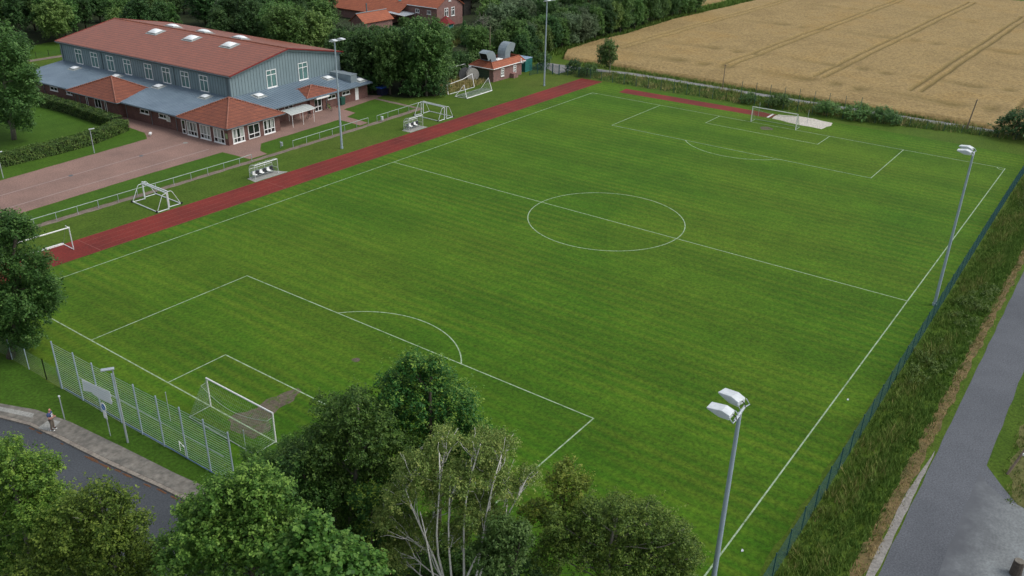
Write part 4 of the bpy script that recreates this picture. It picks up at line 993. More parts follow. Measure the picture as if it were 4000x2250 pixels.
# ------------------------------------------------------------------ dugouts
def dugout(pos, nseat, first, label, Ln):
    e = empty('dugout', pos, 0, label, 'shelter', 'transparent team dugouts beside the track')
    D, H = 1.15, 1.9
    prof = [(0, 0.0, 0.0), (0, 0.0, 1.2), (0, -0.10, 1.55), (0, -0.35, 1.80), (0, -0.75, H), (0, -1.15, H)]
    prof = [(0, D+y, z_) for _, y, z_ in prof]
    for i in range(4):
        x = Ln*i/3; q = MB(); q.path([(x, y, z_) for _, y, z_ in prof], 0.03, 6)
        if i in (0, 3): q.tube((x, 0, 0), (x, 0, H), 0.03); q.tube((x, 0, 0.75), (x, D, 0.75), 0.02)
        q.build('hoop', M['silver'], e)
    q = MB()
    for zf_, y_ in ((H+0.01, 0.0), (1.2, D), (0.05, D)): q.tube((0, y_, zf_), (Ln, y_, zf_), 0.035 if zf_ < 1.9 else 0.06)
    q.build('rail', M['silver'], e)
    q = MB(); vs = []
    for _, y, z_ in prof: vs += [(0, y+0.03, z_+0.03), (Ln, y+0.03, z_+0.03)]
    q.add(vs, [(2*i, 2*i+1, 2*i+3, 2*i+2) for i in range(len(prof)-1)]); q.build('clear_cover', M['clear'], e)
    for x in (0, Ln):
        q = MB(); q.add([(x, y, z_) for _, y, z_ in prof]+[(x, 0, 0)], [tuple(range(len(prof)+1))]); q.build('side_panel', M['clear'], e)
    q = MB(); q.obox((Ln/2, 0.72, 0.36), (1, 0, 0), (0, 1, 0), Ln-0.2, 0.12, 0.07); q.obox((Ln/2, 0.95, 0.7), (1, 0, 0), (0, 0, 1), Ln-0.2, 0.35, 0.04)
    for x in (0.3, Ln/2, Ln-0.3): q.tube((x, 0.72, 0), (x, 0.72, 0.36), 0.03)
    q.build('bench_frame', M['duct'], e)
    for i in range(nseat):
        x = 0.42+(Ln-0.84)*i/(nseat-1); white = (i % 2 == 0) == first
        N = 6; vs = []; fs = []
        pr = [(0.42, 0.42), (0.46, 0.45), (0.62, 0.42), (0.78, 0.43), (0.84, 0.52), (0.87, 0.70), (0.89, 0.86)]
        for k, (y, z_) in enumerate(pr):
            wd = 0.24*(1.0 if k < 5 else (0.95 if k == 5 else 0.7))
            for j in range(N+1):
                t = j/N*2-1; vs.append((x+wd*t, y-(0.05*t*t if k > 4 else 0), z_+(0.05*t*t if k <= 4 else 0)))
        for k in range(len(pr)-1):
            for j in range(N): fs.append((k*(N+1)+j, k*(N+1)+j+1, (k+1)*(N+1)+j+1, (k+1)*(N+1)+j))
        q = MB(); q.add(vs, fs); s = q.build('seat', M['white'] if white else M['dark_seat'], e, smooth=True)
        sm = s.modifiers.new('solid', 'SOLIDIFY'); sm.thickness = 0.03
        s['label'] = 'white bucket seat' if white else 'dark grey bucket seat'
    return e
dugout((-16.6, 42.35, 0.009), 6, True, 'clear-walled dugout with black and white seats opposite the halfway line area, nearer the camera', 3.7)
dugout((12.6, 42.35, 0.009), 5, False, 'clear-walled dugout with black and white seats farther away beside the portable goals', 3.1)

# ------------------------------------------------------------------ fences
def mesh_fence(name, pts, H, label, cat, matp, matw, vstep=0.05, hstep=0.2, wr=0.004, post=0.03, vr=None, ph=None, group=None, postmat=None):
    o = Vector((pts[0][0], pts[0][1], 0)); e = empty(name, o, 0, label, cat, group)
    P = [Vector((p[0], p[1], 0))-o for p in pts]
    for i, p in enumerate(P):
        hh = ph[i] if ph else H+0.05
        q = MB(); q.obox(p+Vector((0, 0, hh/2)), (1, 0, 0), (0, 1, 0), post*2, post*2, hh); q.build('post', postmat or matp, e)
    for i in range(len(P)-1):
        a_, b_ = P[i], P[i+1]; d = b_-a_; L_ = d.length; q = MB()
        for k in range(int(H/hstep)+1):
            zz = 0.06+k*hstep
            if zz > H: break
            q.tube(a_+Vector((0, 0, zz)), b_+Vector((0, 0, zz)), wr*1.25, n=3, caps=False)
        k = vstep
        while k < L_:
            p = a_+d*(k/L_); q.tube(p+Vector((0, 0, 0.05)), p+Vector((0, 0, H)), vr or wr, n=3, caps=False); k += vstep
        q.build('mesh_panel', matw, e)
    return e
fr = [(-56+2.52*i, -37.25+0.0095*2.52*i if i < 38 else -37.25+0.0095*2.52*38) for i in range(0, 49)]
mesh_fence('mesh_fence', fr, 2.0, 'dark green mesh fence along the right touchline beside the tall grass', 'fence', M['fence_green'], M['fence_green'], 0.12, 0.2, 0.006, 0.032)
ff = [(60.2, 46.4), (61.0, 45.0), (61.15, 42.5), (61.3, 40.0), (61.45, 37.6), (61.5, 35.2), (61.5, 32.7), (61.6, 30.2), (61.65, 27.7), (61.7, 25.1), (61.75, 22.5), (61.9, 20.0), (62.1, 17.6), (62.2, 15.1), (62.4, 12.6)]
mesh_fence('chain_fence', ff, 1.95, 'thin dark wire fence along the far end left of the sand pit', 'fence', M['fence_green'], M['fence_green'], 0.12, 0.25, 0.004, 0.03)
ff = [(62.4, 12.6), (62.5, 10.0), (62.75, 7.5), (62.9, 5.0), (63.05, 2.5), (63.1, 0.0), (63.3, -2.5), (63.5, -4.9), (63.65, -7.5), (64.1, -9.9)]
mesh_fence('ball_fence', ff, 3.6, 'tall thin wire ball fence with dark posts behind the far goal', 'fence', M['fence_green'], M['fence_green'], 0.25, 0.9, 0.003, 0.03, ph=[2.0]+[3.95]*9)
ff = [(64.1, -9.9), (64.7, -12.4), (65.4, -14.9), (66.0, -17.5), (66.6, -20.0), (67.1, -22.5), (67.7, -25.0), (68.3, -27.5), (68.9, -30), (69.4, -32.5), (69.9, -35), (70.2, -37)]
mesh_fence('chain_fence', ff, 1.3, 'low wire fence half lost in shrubs at the far right corner', 'fence', M['fence_green'], M['fence_green'], 0.12, 0.25, 0.004, 0.03)
ff = [(56.2, 50.6), (58.2, 50.2), (60.1, 49.6), (60.0, 47.9)]
mesh_fence('mesh_fence', ff, 2.0, 'short dark green fence between the teal container and the gate', 'fence', M['fence_green'], M['fence_green'], 0.05, 0.2, 0.006, 0.04)
ga = empty('gate', (60.0, 47.8, 0), math.radians(-85), 'small dark green mesh gate to the gravel yard at the track end', 'gate')
for x in (0, 1.35):
    q = MB(); q.obox((x, 0, 1.0), (1, 0, 0), (0, 1, 0), 0.1, 0.1, 2.05); q.build('post', M['fence_green'], ga)
q = MB()
for k in range(9): q.tube((0.08, 0, 0.1+k*0.21), (1.28, 0, 0.1+k*0.21), 0.012, n=4)
for k in range(13): q.tube((0.08+k*0.1, 0, 0.1), (0.08+k*0.1, 0, 1.8), 0.01, n=4)
q.build('gate_leaf', M['fence_green'], ga)
# tall silver ball-catch fence behind the near goal
bf = [(-57.7, 14.8), (-57.62, 11.95), (-57.58, 9.5), (-57.5, 7.0), (-57.4, 4.55), (-57.3, 2.05), (-57.15, -0.4), (-57.05, -2.85), (-56.95, -5.3)]
bfo = mesh_fence('ball_fence', bf, 4.2, 'tall silver ball-catch fence of horizontal wires behind the near goal', 'fence', M['galv_blue'], M['wire'], 5.0, 0.2, 0.012, 0.042, vr=0.003)
q = MB(); q.path([(0.08, -0.2, 0.12), (0.3, -8, 0.1), (0.6, -19.5, 0.12)], 0.04, 5); q.build('bottom_tube', pmat('blue_tube', (0.12, 0.18, 0.36), None, 2, 0.5), bfo)
q = MB(); q.path([(0.1, -3, 2.12), (0.6, -19.5, 2.12)], 0.02, 4); q.build('mid_rail', M['galv'], bfo)
bl = [(-57.75, 17.0), (-57.8, 19.6), (-57.85, 22.2), (-57.9, 24.8), (-58, 27.4)]
mesh_fence('mesh_fence', bl, 1.85, 'lower grey mesh fence running from the tall ball fence under the ash tree', 'fence', M['galv_blue'], M['net_green'], 0.10, 0.2, 0.004, 0.03, ph=[1.9]*5)
mesh_fence('mesh_fence', [(-57.72, 14.9), (-57.75, 17.0)], 1.85, 'single low mesh panel joining the tall ball fence to the lower fence', 'fence', M['galv_blue'], M['net_green'], 0.10, 0.2, 0.004, 0.03)
b = [(11.24, 2.24), (9.15, 2.47), (7.41, 2.66), (7.28, 2.3), (7.45, 2.1), (7.32, 1.85), (7.44, 1.55), (8.5, 1.42), (9.41, 1.36), (10.18, 1.52), (10.8, 1.35), (11.37, 1.2), (11.28, 1.7)]
q = MB(); q.extrude([(-57.72, y, z_) for y, z_ in b], (0.02, 0, 0)); bn = q.build('banner', M['curtain'].copy()); bn.data.materials[0] = pmat('torn_banner', (0.88, 0.90, 0.90), (0.82, 0.85, 0.86), 1.5, 0.7)
tag(bn, 'torn blank white banner tied to the tall silver ball fence', 'banner')
q = MB()
for k in range(6): q.obox((-57.735, 9.3, 1.45+k*0.19), (0, 1, -0.11), (1, 0, 0), 3.6, 0.008, 0.012)
q.build('crease', M['galv'], bn)
# lamp, sign, small post beside the pavement
e = empty('street_lamp', (-58.6, 4.5, 0), math.radians(150), 'grey street lamp with flat head in front of the tall ball fence', 'street lamp')
q = MB(); q.tube((0, 0, 0), (0, 0, 2.6), 0.075, 0.07, 10); q.tube((0, 0, 2.6), (0, 0, 6.1), 0.06, 0.045, 10); q.build('pole', M['galv'], e)
q = MB(); q.obox((0.3, 0, 6.14), (1, 0, 0.04), (0, 1, 0), 0.85, 0.3, 0.1); q.build('lamp_head', M['galv'], e, bevel=0.02)
e = empty('parking_sign', (-58.9, 6.2, 0), 0, 'round blue and white no-stopping sign with two blank white plates on a post', 'sign')
q = MB(); q.tube((0, 0, 0), (0, 0, 2.75), 0.035); q.build('pole', M['galv'], e)
q = MB(); q.disc((-0.05, 0, 2.5), (-1, 0, 0.05), 0.34, 0.02, 28); ds = q.build('sign_disc', M['white'], e)
q = MB(); q.disc((-0.066, 0, 2.5), (-1, 0, 0.05), 0.235, 0.006, 28); q.build('blue_field', pmat('sign_blue', (0.02, 0.19, 0.52), None, 2, 0.4), ds)
q = MB(); q.obox((-0.072, 0, 2.5), (0, 0.75, 0.66), (1, 0, 0), 0.46, 0.006, 0.05); q.build('slash', M['white'], ds)
for k in range(2):
    q = MB(); q.obox((-0.05, 0, 1.98-0.32*k), (0, 1, 0), (0, 0, 1), 0.46, 0.29, 0.018); q.build('plate', M['white'], e, bevel=0.006)
e = empty('marker_post', (-59.8, 10.7, 0), 0, 'short thin grey post between pavement and ball fence behind the person', 'post')
q = MB(); q.tube((0, 0, 0), (0, 0, 2.0), 0.04); q.build('pole', M['galv'], e)
q = MB(); q.obox((0, 0, 2.03), (1, 0, 0), (0, 1, 0), 0.12, 0.12, 0.09); q.build('cap', M['lamp_grey'], e)

# telegraph poles, wooden poles, stump
def wood_pole(pos, h, label, lean=(0, 0), r=0.09, cross=False, cap=False, mat='timber', name='wooden_pole'):
    e = empty(name, pos, 0, label, 'pole'); t = Vector((lean[0], lean[1], h))
    q = MB(); q.tube((0, 0, 0), t, r, r*0.75, 8); q.build('shaft', M[mat], e)
    if cross:
        q = MB(); q.tube(t+Vector((0, -0.35, -0.15)), t+Vector((0, 0.35, -0.15)), 0.04); q.build('crossarm', M['timber'], e)
    if cap:
        q = MB(); q.obox(t*0.32+Vector((0, -0.1, 0)), (1, 0, 0), (0, 1, 0), 0.16, 0.16, 0.2); q.build('insulator', M['white'], e, bevel=0.03)
    return e
wood_pole((70.1, 16.7, 0), 4.6, 'thin dark wooden pole by the farm track left of the far goal', cross=True)
wood_pole((70.3, -25.2, 0), 5.0, 'dark wooden pole by the farm track near the far right corner', (0.0, -0.5), 0.12)
wood_pole((56.2, 60.4, 0), 8.2, 'tall thin wooden pole rising from bushes behind the plant house', r=0.1)
wood_pole((-23.8, -46.5, 0), 4.8, 'leaning old wooden pole with white insulator at the right edge', (2.2, -1.4), 0.09, cap=True)
e = empty('tree_stump', (-34.1, -48.6, 0), 0, 'short brown wooden bollard stump on the gravel at the bottom right', 'stump')
q = MB(); q.tube((0, 0, 0), (0.05, 0, 1.0), 0.34, 0.30, 12); q.build('trunk', M['bark'], e)
q = MB(); q.tube((0.05, 0, 1.0), (0.05, 0, 1.03), 0.29, 0.26, 12); q.build('cut_face', M['bark_pale'], e)
e = empty('yard_light', (-25.4, -47.9, 0), 0, 'small dark stand with a white globe at the right edge by the gravel', 'lamp')
q = MB(); q.tube((0, 0, 0), (0, 0, 0.8), 0.05); q.build('stand', M['black'], e)
q = MB(); q.tube((0, 0, 0.8), (0, 0, 0.9), 0.1, 0.17, 12); q.tube((0, 0, 0.9), (0, 0, 1.05), 0.17, 0.08, 12); q.build('globe', M['white'], e, smooth=True)
for x, y, lb in ((-42.2, -34.8, 'white scrap lying on the grass outside the near right touchline'), (-21.2, -34.7, 'white scrap on the grass beside the green fence, the farther of two')):
    bm_ = MB(); pts = [(0.10*math.cos(t)*(1+0.3*math.sin(3*t)), 0.07*math.sin(t)) for t in [2*math.pi*i/11 for i in range(11)]]
    bm_.extrude([(px_, py_, 0.03+0.02*math.sin(px_*20)) for px_, py_ in pts], (0, 0, 0.03)); o = bm_.build('litter', M['lamp_grey']); o.location = (x, y, 0.0); tag(o, lb, 'litter')

# ------------------------------------------------------------------ plant house with ducts, container, cable reels
ph = empty('plant_house', (46.9, 52.4, 0), 0, 'small brick plant house with red mansard tiles and large grey ducts', 'building')
m = MB(); m.box(0, 9.0, 0, 5.2, 0, 2.45); m.build('wall', M['brick_house'], ph)
m = MB(); e0 = [(-0.55, -0.4), (10.1, -0.2), (10.0, 5.6), (-0.5, 5.6)]; t0 = [(0.35, 0.7), (9.25, 0.75), (9.2, 4.1), (0.4, 4.1)]
i0 = [(0.5, 0.85), (9.1, 0.9), (9.05, 3.95), (0.55, 3.95)]
vs = [(x, y, 2.5) for x, y in e0]+[(x, y, 3.5) for x, y in t0]+[(x, y, 3.5) for x, y in i0]+[(x, y, 2.52) for x, y in i0]
fs = []
for i in range(4):
    j = (i+1) % 4; fs += [(i, j, 4+j, 4+i), (4+i, 4+j, 8+j, 8+i), (8+i, 8+j, 12+j, 12+i)]
m.add(vs, fs); rf = m.build('roof', M['house_roof'], ph)
m = MB(); m.prism(i0, 2.46, 2.51); m.build('roof_well', M['black'], ph)
m = MB()
for i in range(4):
    a_, b_ = Vector((*e0[i], 2.5)), Vector((*e0[(i+1) % 4], 2.5)); m.tube(a_, b_, 0.08, n=6)
m.build('gutter', M['white'], rf)
m = MB()
for i in range(4):
    m.tube((*e0[i], 2.52), (*t0[i], 3.54), 0.09, n=6); m.tube((*t0[i], 3.53), (*t0[(i+1) % 4], 3.53), 0.09, n=6)
m.build('ridge', M['house_roof'], rf)
for x in (2.3, 6.2): window(ph, (x, 0, 0.72), UG, NGv, 0.95, 1.45, True, (0.5,), (0.36, 0.68), 0.13)
m = MB(); m.box(-0.06, -0.003, 1.0, 4.2, 0.0, 2.1); dr = m.build('garage_door', M['door_green'], ph)
m = MB()
for k in range(1, 5): m.box(-0.075, -0.062, 1.02, 4.18, 0.42*k-0.03, 0.42*k)
m.build('door_slats', M['timber_dark'], dr)
m = MB(); m.box(5.2, 6.6, -0.95, -0.01, 0, 0.85); m.build('brick_plinth', M['brick_house'], ph)
m = MB(); m.path([(8.6, -0.35, 2.4), (8.3, -0.35, 2.45), (8.3, -0.35, 3.2)], 0.1); m.path([(8.9, -0.35, 2.75), (9.2, -0.4, 2.5), (9.0, -0.2, 2.2)], 0.09); m.build('vent_pipe', M['white'], ph)
def duct(x0, y0, w, dpt, h1, rad, sgn, name='duct'):
    """square gooseneck: rises, then bends over towards sgn*x"""
    sec = [Vector((x0+w/2, y0+dpt/2, 2.51)), Vector((x0+w/2, y0+dpt/2, h1))]; dirs = [Vector((0, 0, 1))]*2
    for k in range(1, 8):
        t = math.radians(115)*k/7
        sec.append(Vector((x0+w/2+sgn*(rad-rad*math.cos(t)), y0+dpt/2, h1+rad*math.sin(t)))); dirs.append(Vector((sgn*math.sin(t), 0, math.cos(t))))
    sec.append(sec[-1]+dirs[-1]*0.55); dirs.append(dirs[-1])
    vs = []; fs = []
    for c, d in zip(sec, dirs):
        n_ = Vector((d.z, 0, -d.x))
        vs += [c+n_*w/2-Vector((0, dpt/2, 0)), c+n_*w/2+Vector((0, dpt/2, 0)), c-n_*w/2+Vector((0, dpt/2, 0)), c-n_*w/2-Vector((0, dpt/2, 0))]
    for i in range(len(sec)-1):
        for k in range(4): fs.append((4*i+k, 4*i+(k+1) % 4, 4*i+4+(k+1) % 4, 4*i+4+k))
    q = MB(); q.add(vs, fs); o = q.build(name, M['duct'], ph); s = o.modifiers.new('s', 'SOLIDIFY'); s.thickness = 0.05
    q = MB(); c, d = sec[-1]-dirs[-1]*0.15, dirs[-1]; q.obox(c, (0, 1, 0), Vector((d.z, 0, -d.x)), dpt-0.12, w-0.12, 0.02); q.build('grille', M['black'], o)
duct(1.0, 1.3, 1.5, 1.8, 3.75, 1.0, -1)
duct(5.5, 1.4, 1.6, 1.8, 4.2, 1.15, 1)
m = MB(); m.box(2.6, 4.9, 1.1, 2.6, 2.52, 3.3); m.box(2.8, 4.7, 1.3, 2.4, 3.3, 3.55); m.box(3.3, 3.6, 1.5, 1.8, 3.55, 3.75); m.build('cooling_unit', M['white'], ph, bevel=0.05)
ct = empty('container', (57.9, 53.0, 0), math.radians(2), 'teal corrugated steel container behind the plant house', 'container')
m = MB(); pts = []
n_ = 24
for i in range(n_+1): pts.append((i*2.5/n_, 0.0 if (i//2) % 2 else -0.07))
for i in range(1, 25): pts.append((2.5+(0.06 if (i//2) % 2 else 0), i*5.0/24))
pts += [(0, 5.0)]
m.prism(pts, 0.1, 2.45); m.build('wall', M['container'], ct)
m = MB(); m.box(-0.03, 2.56, -0.1, 5.05, 2.452, 2.56); m.build('roof', M['cont_roof'], ct)
m = MB(); m.box(-0.03, 2.56, -0.1, 5.05, 0.0, 0.098); m.build('base_frame', M['container'], ct)
def reel(pos, nrm, r, w, mat, label):
    e = empty('cable_reel', pos, 0, label, 'cable reel', 'wooden cable reels beside the plant house'); nrm = Vector(nrm).normalized(); c = Vector((0, 0, r))
    for s in (-1, 1):
        q = MB(); q.disc(c+nrm*s*w/2, nrm, r, 0.09, 28); f = q.build('flange', M[mat], e)
        q = MB(); q.disc(c+nrm*s*(w/2+0.06), nrm, 0.09, 0.05, 12); q.build('hub_hole', M['black'], f)
    q = MB(); q.disc(c, nrm, r*0.55, w-0.1, 20); q.build('core', M['reel_dark'], e)
reel((44.4, 57.1, 0), (-0.75, -0.66, 0), 1.22, 0.7, 'reel_dark', 'dark weathered wooden cable reel, the left of the upright pair')
reel((45.0, 55.9, 0), (-0.45, -0.9, 0), 1.25, 0.5, 'reel', 'pale weathered wooden cable reel standing in front of the dark one')
e = empty('water_tank', (47.6, 58.1, 0), 0, 'pale grey cylindrical tank on legs beside the cable reels', 'tank')
q = MB(); q.tube((0, 0, 0.55), (0, 0, 1.7), 0.62, 0.62, 20); q.build('vessel', M['lamp_grey'], e)
q = MB(); q.tube((0, 0, 1.7), (0, 0, 2.05), 0.75, 0.6, 20); q.build('lid', M['white'], e)
for s in (-1, 1):
    q = MB(); q.tube((s*0.4, -0.3, 0), (s*0.4, -0.3, 0.56), 0.05); q.build('leg', M['galv'], e)

# ------------------------------------------------------------------ farmhouse, cottage, gazebo, hut beyond the trees
fh = empty('farmhouse', (79.5, 98, 0), 0, 'long brick farmhouse with orange tiled roof beyond the trees', 'building')
m = MB(); m.extrude([(4.4, 0, 0), (14.2, 0, 0), (14.2, 0, 4.9), (9.3, 0, 7.7), (4.4, 0, 4.9)], (0, 13.2, 0)); m.build('wall', M['brick_house'], fh)
m = MB(); m.extrude([(0.5, 0, 0), (27.5, 0, 0), (27.5, 0, 2.6), (14, 0, 10.3), (0.5, 0, 2.6)], (0, 22, 0))
for i in range(len(m.v)): m.v[i] = (m.v[i][0], m.v[i][1]+13.0, m.v[i][2])
m.build('wall', M['brick_house'], fh)
sl = 0.572
rs = roof_slab([(4.0, -0.35, 4.75), (9.3, -0.35, 7.8), (9.3, 13.2, 7.8), (4.0, 13.2, 4.75)], 0.15, 'roof', M['house_roof'], fh)
roof_slab([(9.3, -0.35, 7.8), (14.6, -0.35, 4.75), (14.6, 13.2, 4.75), (9.3, 13.2, 7.8)], 0.15, 'roof', M['house_roof'], fh)
rb = roof_slab([(-0.2, 9.4, 2.3), (14, 9.4, 10.48), (14, 35.3, 10.48), (-0.2, 35.3, 2.3)], 0.15, 'roof', M['house_roof'], fh)
roof_slab([(14, 9.4, 10.48), (28, 9.4, 2.4), (28, 35.3, 2.4), (14, 35.3, 10.48)], 0.15, 'roof', M['house_roof'], fh)
m = MB(); m.tube((3.95, -0.3, 4.65), (3.95, 9.4, 4.65), 0.1); m.build('gutter', M['lamp_grey'], fh)
for y in (12.5, 17.5):
    q = MB(); q.obox((5.2, y, 2.3+5.4*0.576+0.08), (1, 0, 0.576), (0, 1, 0), 1.5, 0.9, 0.1); q.build('roof_window', M['glass_teal'], rb)
window(fh, (4.4, 7.0, 3.0), UF, NF, 1.3, 0.9, True, (0.5,), (), 0.12); window(fh, (4.4, 3.2, 3.0), UF, NF, 1.3, 0.9, True, (0.5,), (), 0.12)
for x in (7.2, 9.7): window(fh, (x, 0, 2.3), UG, NGv, 1.4, 2.1, True, (0.5,), (0.66,), 0.16)
window(fh, (8.8, 0, 5.9), UG, NGv, 0.9, 0.9, True, (0.5,), (), 0.14)
cg = empty('cottage', (66.5, 105.6, 0), 0, 'small low outbuilding with orange tiled roof half hidden by trees', 'building')
m = MB(); m.extrude([(0.3, 0.3, 0), (0.3, 4.7, 0), (0.3, 4.7, 2.5), (0.3, 2.5, 4.1), (0.3, 0.3, 2.5)], (9.6, 0, 0)); m.build('wall', M['brick_house'], cg)
cr_ = roof_slab([(0, -0.1, 2.35), (10.2, -0.1, 2.35), (10.2, 2.5, 4.25), (0, 2.5, 4.25)], 0.12, 'roof', M['house_roof'], cg)
roof_slab([(0, 2.5, 4.25), (10.2, 2.5, 4.25), (10.2, 5.1, 2.35), (0, 5.1, 2.35)], 0.12, 'roof', M['house_roof'], cg)
m = MB(); m.tube((-0.1, 2.5, 4.3), (10.3, 2.5, 4.3), 0.12); m.tube((4.2, 3.1, 3.4), (4.2, 3.1, 6.2), 0.16, 0.16, 10); m.build('chimney_pipe', M['drain'], cr_)
cp = empty('carport', (79.2, 104.5, 0), 0, 'flat grey roofed carport in front of the farmhouse wall', 'carport')
m = MB(); m.add([(0, 0, 2.7), (4.2, 0, 2.9), (4.2, 6.0, 3.2), (0, 6.0, 3.0), (0, 0, 2.6), (4.2, 0, 2.8), (4.2, 6.0, 3.1), (0, 6.0, 2.9)], [(0, 1, 2, 3), (7, 6, 5, 4), (0, 1, 5, 4), (1, 2, 6, 5), (2, 3, 7, 6), (3, 0, 4, 7)]); m.build('roof', M['carport'], cp)
m = MB(); m.tube((0, 0, 2.72), (0, 6, 3.02), 0.12); m.build('white_fascia', M['white'], cp)
for x, y in ((0.1, 0.1), (4.1, 0.1), (0.1, 5.9)):
    m = MB(); m.tube((x, y, 0), (x, y, 2.7), 0.07); m.build('post', M['timber'], cp)
gz = empty('gazebo', (82.5, 94.0, 0), 0, 'small hexagonal garden gazebo with dark red roof and teal boards', 'gazebo')
m = MB(); R_ = 2.3; rim = [(R_*math.cos(math.radians(60*i)), R_*math.sin(math.radians(60*i)), 1.9) for i in range(6)]
m.add(rim+[(0, 0, 3.6)]+[(x, y, 1.82) for x, y, _ in rim], [(i, (i+1) % 6, 6) for i in range(6)]+[(i, 7+i, 7+(i+1) % 6, (i+1) % 6) for i in range(6)]+[tuple(range(12, 6, -1))]); m.build('roof', M['gaz_roof'], gz)
for i in range(6):
    x, y = 1.75*math.cos(math.radians(60*i)), 1.75*math.sin(math.radians(60*i)); m = MB(); m.tube((x, y, 0), (x, y, 1.85), 0.07); m.build('post', M['white'], gz)
for i in range(6):
    p = Vector((1.75*math.cos(math.radians(60*i)), 1.75*math.sin(math.radians(60*i)), 0)); q_ = Vector((1.75*math.cos(math.radians(60*i+60)), 1.75*math.sin(math.radians(60*i+60)), 0))
    full = i == 4; m = MB(); c = (p+q_)/2; h_ = 1.75 if full else 0.8; m.obox(c+Vector((0, 0, h_/2)), q_-p, c.normalized(), (q_-p).length-0.15, 0.05, h_); m.build('side_panel', M['gaz_teal'] if full else M['white'], gz)
ht = empty('timber_hut', (104, 107, 0), math.radians(10), 'dark timber tower hut with pale ledge beside the farmhouse', 'hut')
m = MB(); m.box(-2, 2, -2, 2, 0, 4.5); m.add([(-1.4, -1.4, 4.5), (1.4, -1.4, 4.5), (1.4, 1.4, 4.5), (-1.4, 1.4, 4.5), (-0.9, -0.9, 9.5), (0.9, -0.9, 9.5), (0.9, 0.9, 9.5), (-0.9, 0.9, 9.5)], [(0, 1, 5, 4), (1, 2, 6, 5), (2, 3, 7, 6), (3, 0, 4, 7), (4, 5, 6, 7)]); m.build('wall', M['timber_dark'], ht)
m = MB(); m.box(-2.7, 2.7, -2.7, 2.7, 4.35, 4.5); m.build('ledge', M['white'], ht)
# pale timber shed at the far left of the farm and fence in the garden behind the hall
mesh_fence('garden_fence', [(6+0.1*i*3, 148.2-0.02*i) for i in range(-4, 4)], 1.6, 'brown lattice garden fence behind the small lawn left of the hall', 'fence', M['timber'], M['timber'], 0.12, 0.5, 0.03, 0.05)
mesh_fence('wire_fence', [(-4+2.6*i, 135.2) for i in range(7)], 1.1, 'low dark wire fence along the garden path left of the hall', 'fence', M['timber_dark'], M['fence_green'], 0.3, 0.35, 0.006, 0.04)
tb = empty('brick_shed', (-46, 80, 0), math.radians(5), 'sliver of a red brick building at the left edge beyond the lawn', 'building')
m = MB(); m.box(-6, 4.6, 0, 8, 0, 2.6); m.build('wall', M['brick'], tb)
pyr = MB(); pyr.add([(-6.4, -0.4, 2.6), (5, -0.4, 2.6), (5, 8.4, 2.6), (-6.4, 8.4, 2.6), (-1, 4, 5)], [(0, 1, 4), (1, 2, 4), (2, 3, 4), (3, 0, 4), (3, 2, 1, 0)]); pyr.build('roof', M['pav_roof'], tb)

# ------------------------------------------------------------------ foliage
def unit(a): return a/np.maximum(np.linalg.norm(a, axis=-1, keepdims=True), 1e-9)
def leaf_quads(P, N, size, aspect, tone):
    n = len(P); r = rng.normal(size=(n, 3)); t = unit(np.cross(N, r)); b = np.cross(N, t)
    s = size[:, None]
    V = np.empty((n, 4, 3)); 
    V[:, 0] = P-t*s*0.5; V[:, 1] = P+b*s*aspect*0.5-N*s*0.08; V[:, 2] = P+t*s*0.5; V[:, 3] = P-b*s*aspect*0.5-N*s*0.08
    F = np.arange(n*4).reshape(n, 4)
    return V.reshape(-1, 3), F, np.repeat(tone, 4)
def crown_points(blobs, dens, shoot, per, up=0.6, droop=0.0, inner=0.14, seed=0, lump=0.18, squash=0.9, low=-0.45):
    """leaves set along short shoots that point outwards and up (or hang down when droop is set)"""
    r_ = np.random.default_rng(seed); PP = []; NN = []; TT = []
    B = np.array([[b[0], b[1], b[2], b[3]] for b in blobs]); Z = np.array([0, 0, 1.0])
    for bx, by, bz, br in B:
        area = 4*math.pi*br*br; ns = max(5, int(area*dens/per))
        d = unit(r_.normal(size=(ns*2, 3))); d = d[d[:, 2] > low][:ns]; k = len(d)
        lum = 1+lump*np.sin(d[:, 0]*4+bx*3)*np.sin(d[:, 1]*5+by*2+d[:, 2]*3)+r_.normal(0, 0.12, k)
        rad = br*lum*np.where(r_.random(k) < inner, r_.uniform(0.4, 0.8, k), r_.uniform(0.84, 1.02, k))
        c = np.array([bx, by, bz])+d*rad[:, None]*np.array([1, 1, squash])
        D = np.linalg.norm(c[:, None, :]-B[None, :, :3], axis=2)/B[None, :, 3]
        keep = D.min(1) > 0.62; c = c[keep]; d = d[keep]; k = len(c)
        if k == 0: continue
        ax = unit(d*0.6+Z*(0.55-1.5*min(1.0, droop*2.2))+r_.normal(0, 0.3, (k, 3)))
        ln = shoot*np.clip(r_.normal(1, 0.35, k), 0.4, 2.2)*(1+1.2*(r_.random(k) < 0.07))
        st = np.clip(r_.normal(0.40, 0.18, k), 0, 1)
        u = r_.uniform(-0.35, 1.0, (k, per))
        p = c[:, None, :]+ax[:, None, :]*(u*ln[:, None])[:, :, None]+r_.normal(0, 1, (k, per, 3))*(shoot*0.26*(1.15-0.6*np.clip(u, 0, 1)))[:, :, None]
        nn = unit(ax[:, None, :]*0.35+d[:, None, :]*0.25+Z*up+r_.normal(0, 0.42, (k, per, 3)))
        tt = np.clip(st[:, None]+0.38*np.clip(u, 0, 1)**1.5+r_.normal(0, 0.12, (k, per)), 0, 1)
        PP.append(p.reshape(-1, 3)); NN.append(nn.reshape(-1, 3)); TT.append(tt.ravel())
    return np.concatenate(PP), np.concatenate(NN), np.concatenate(TT)
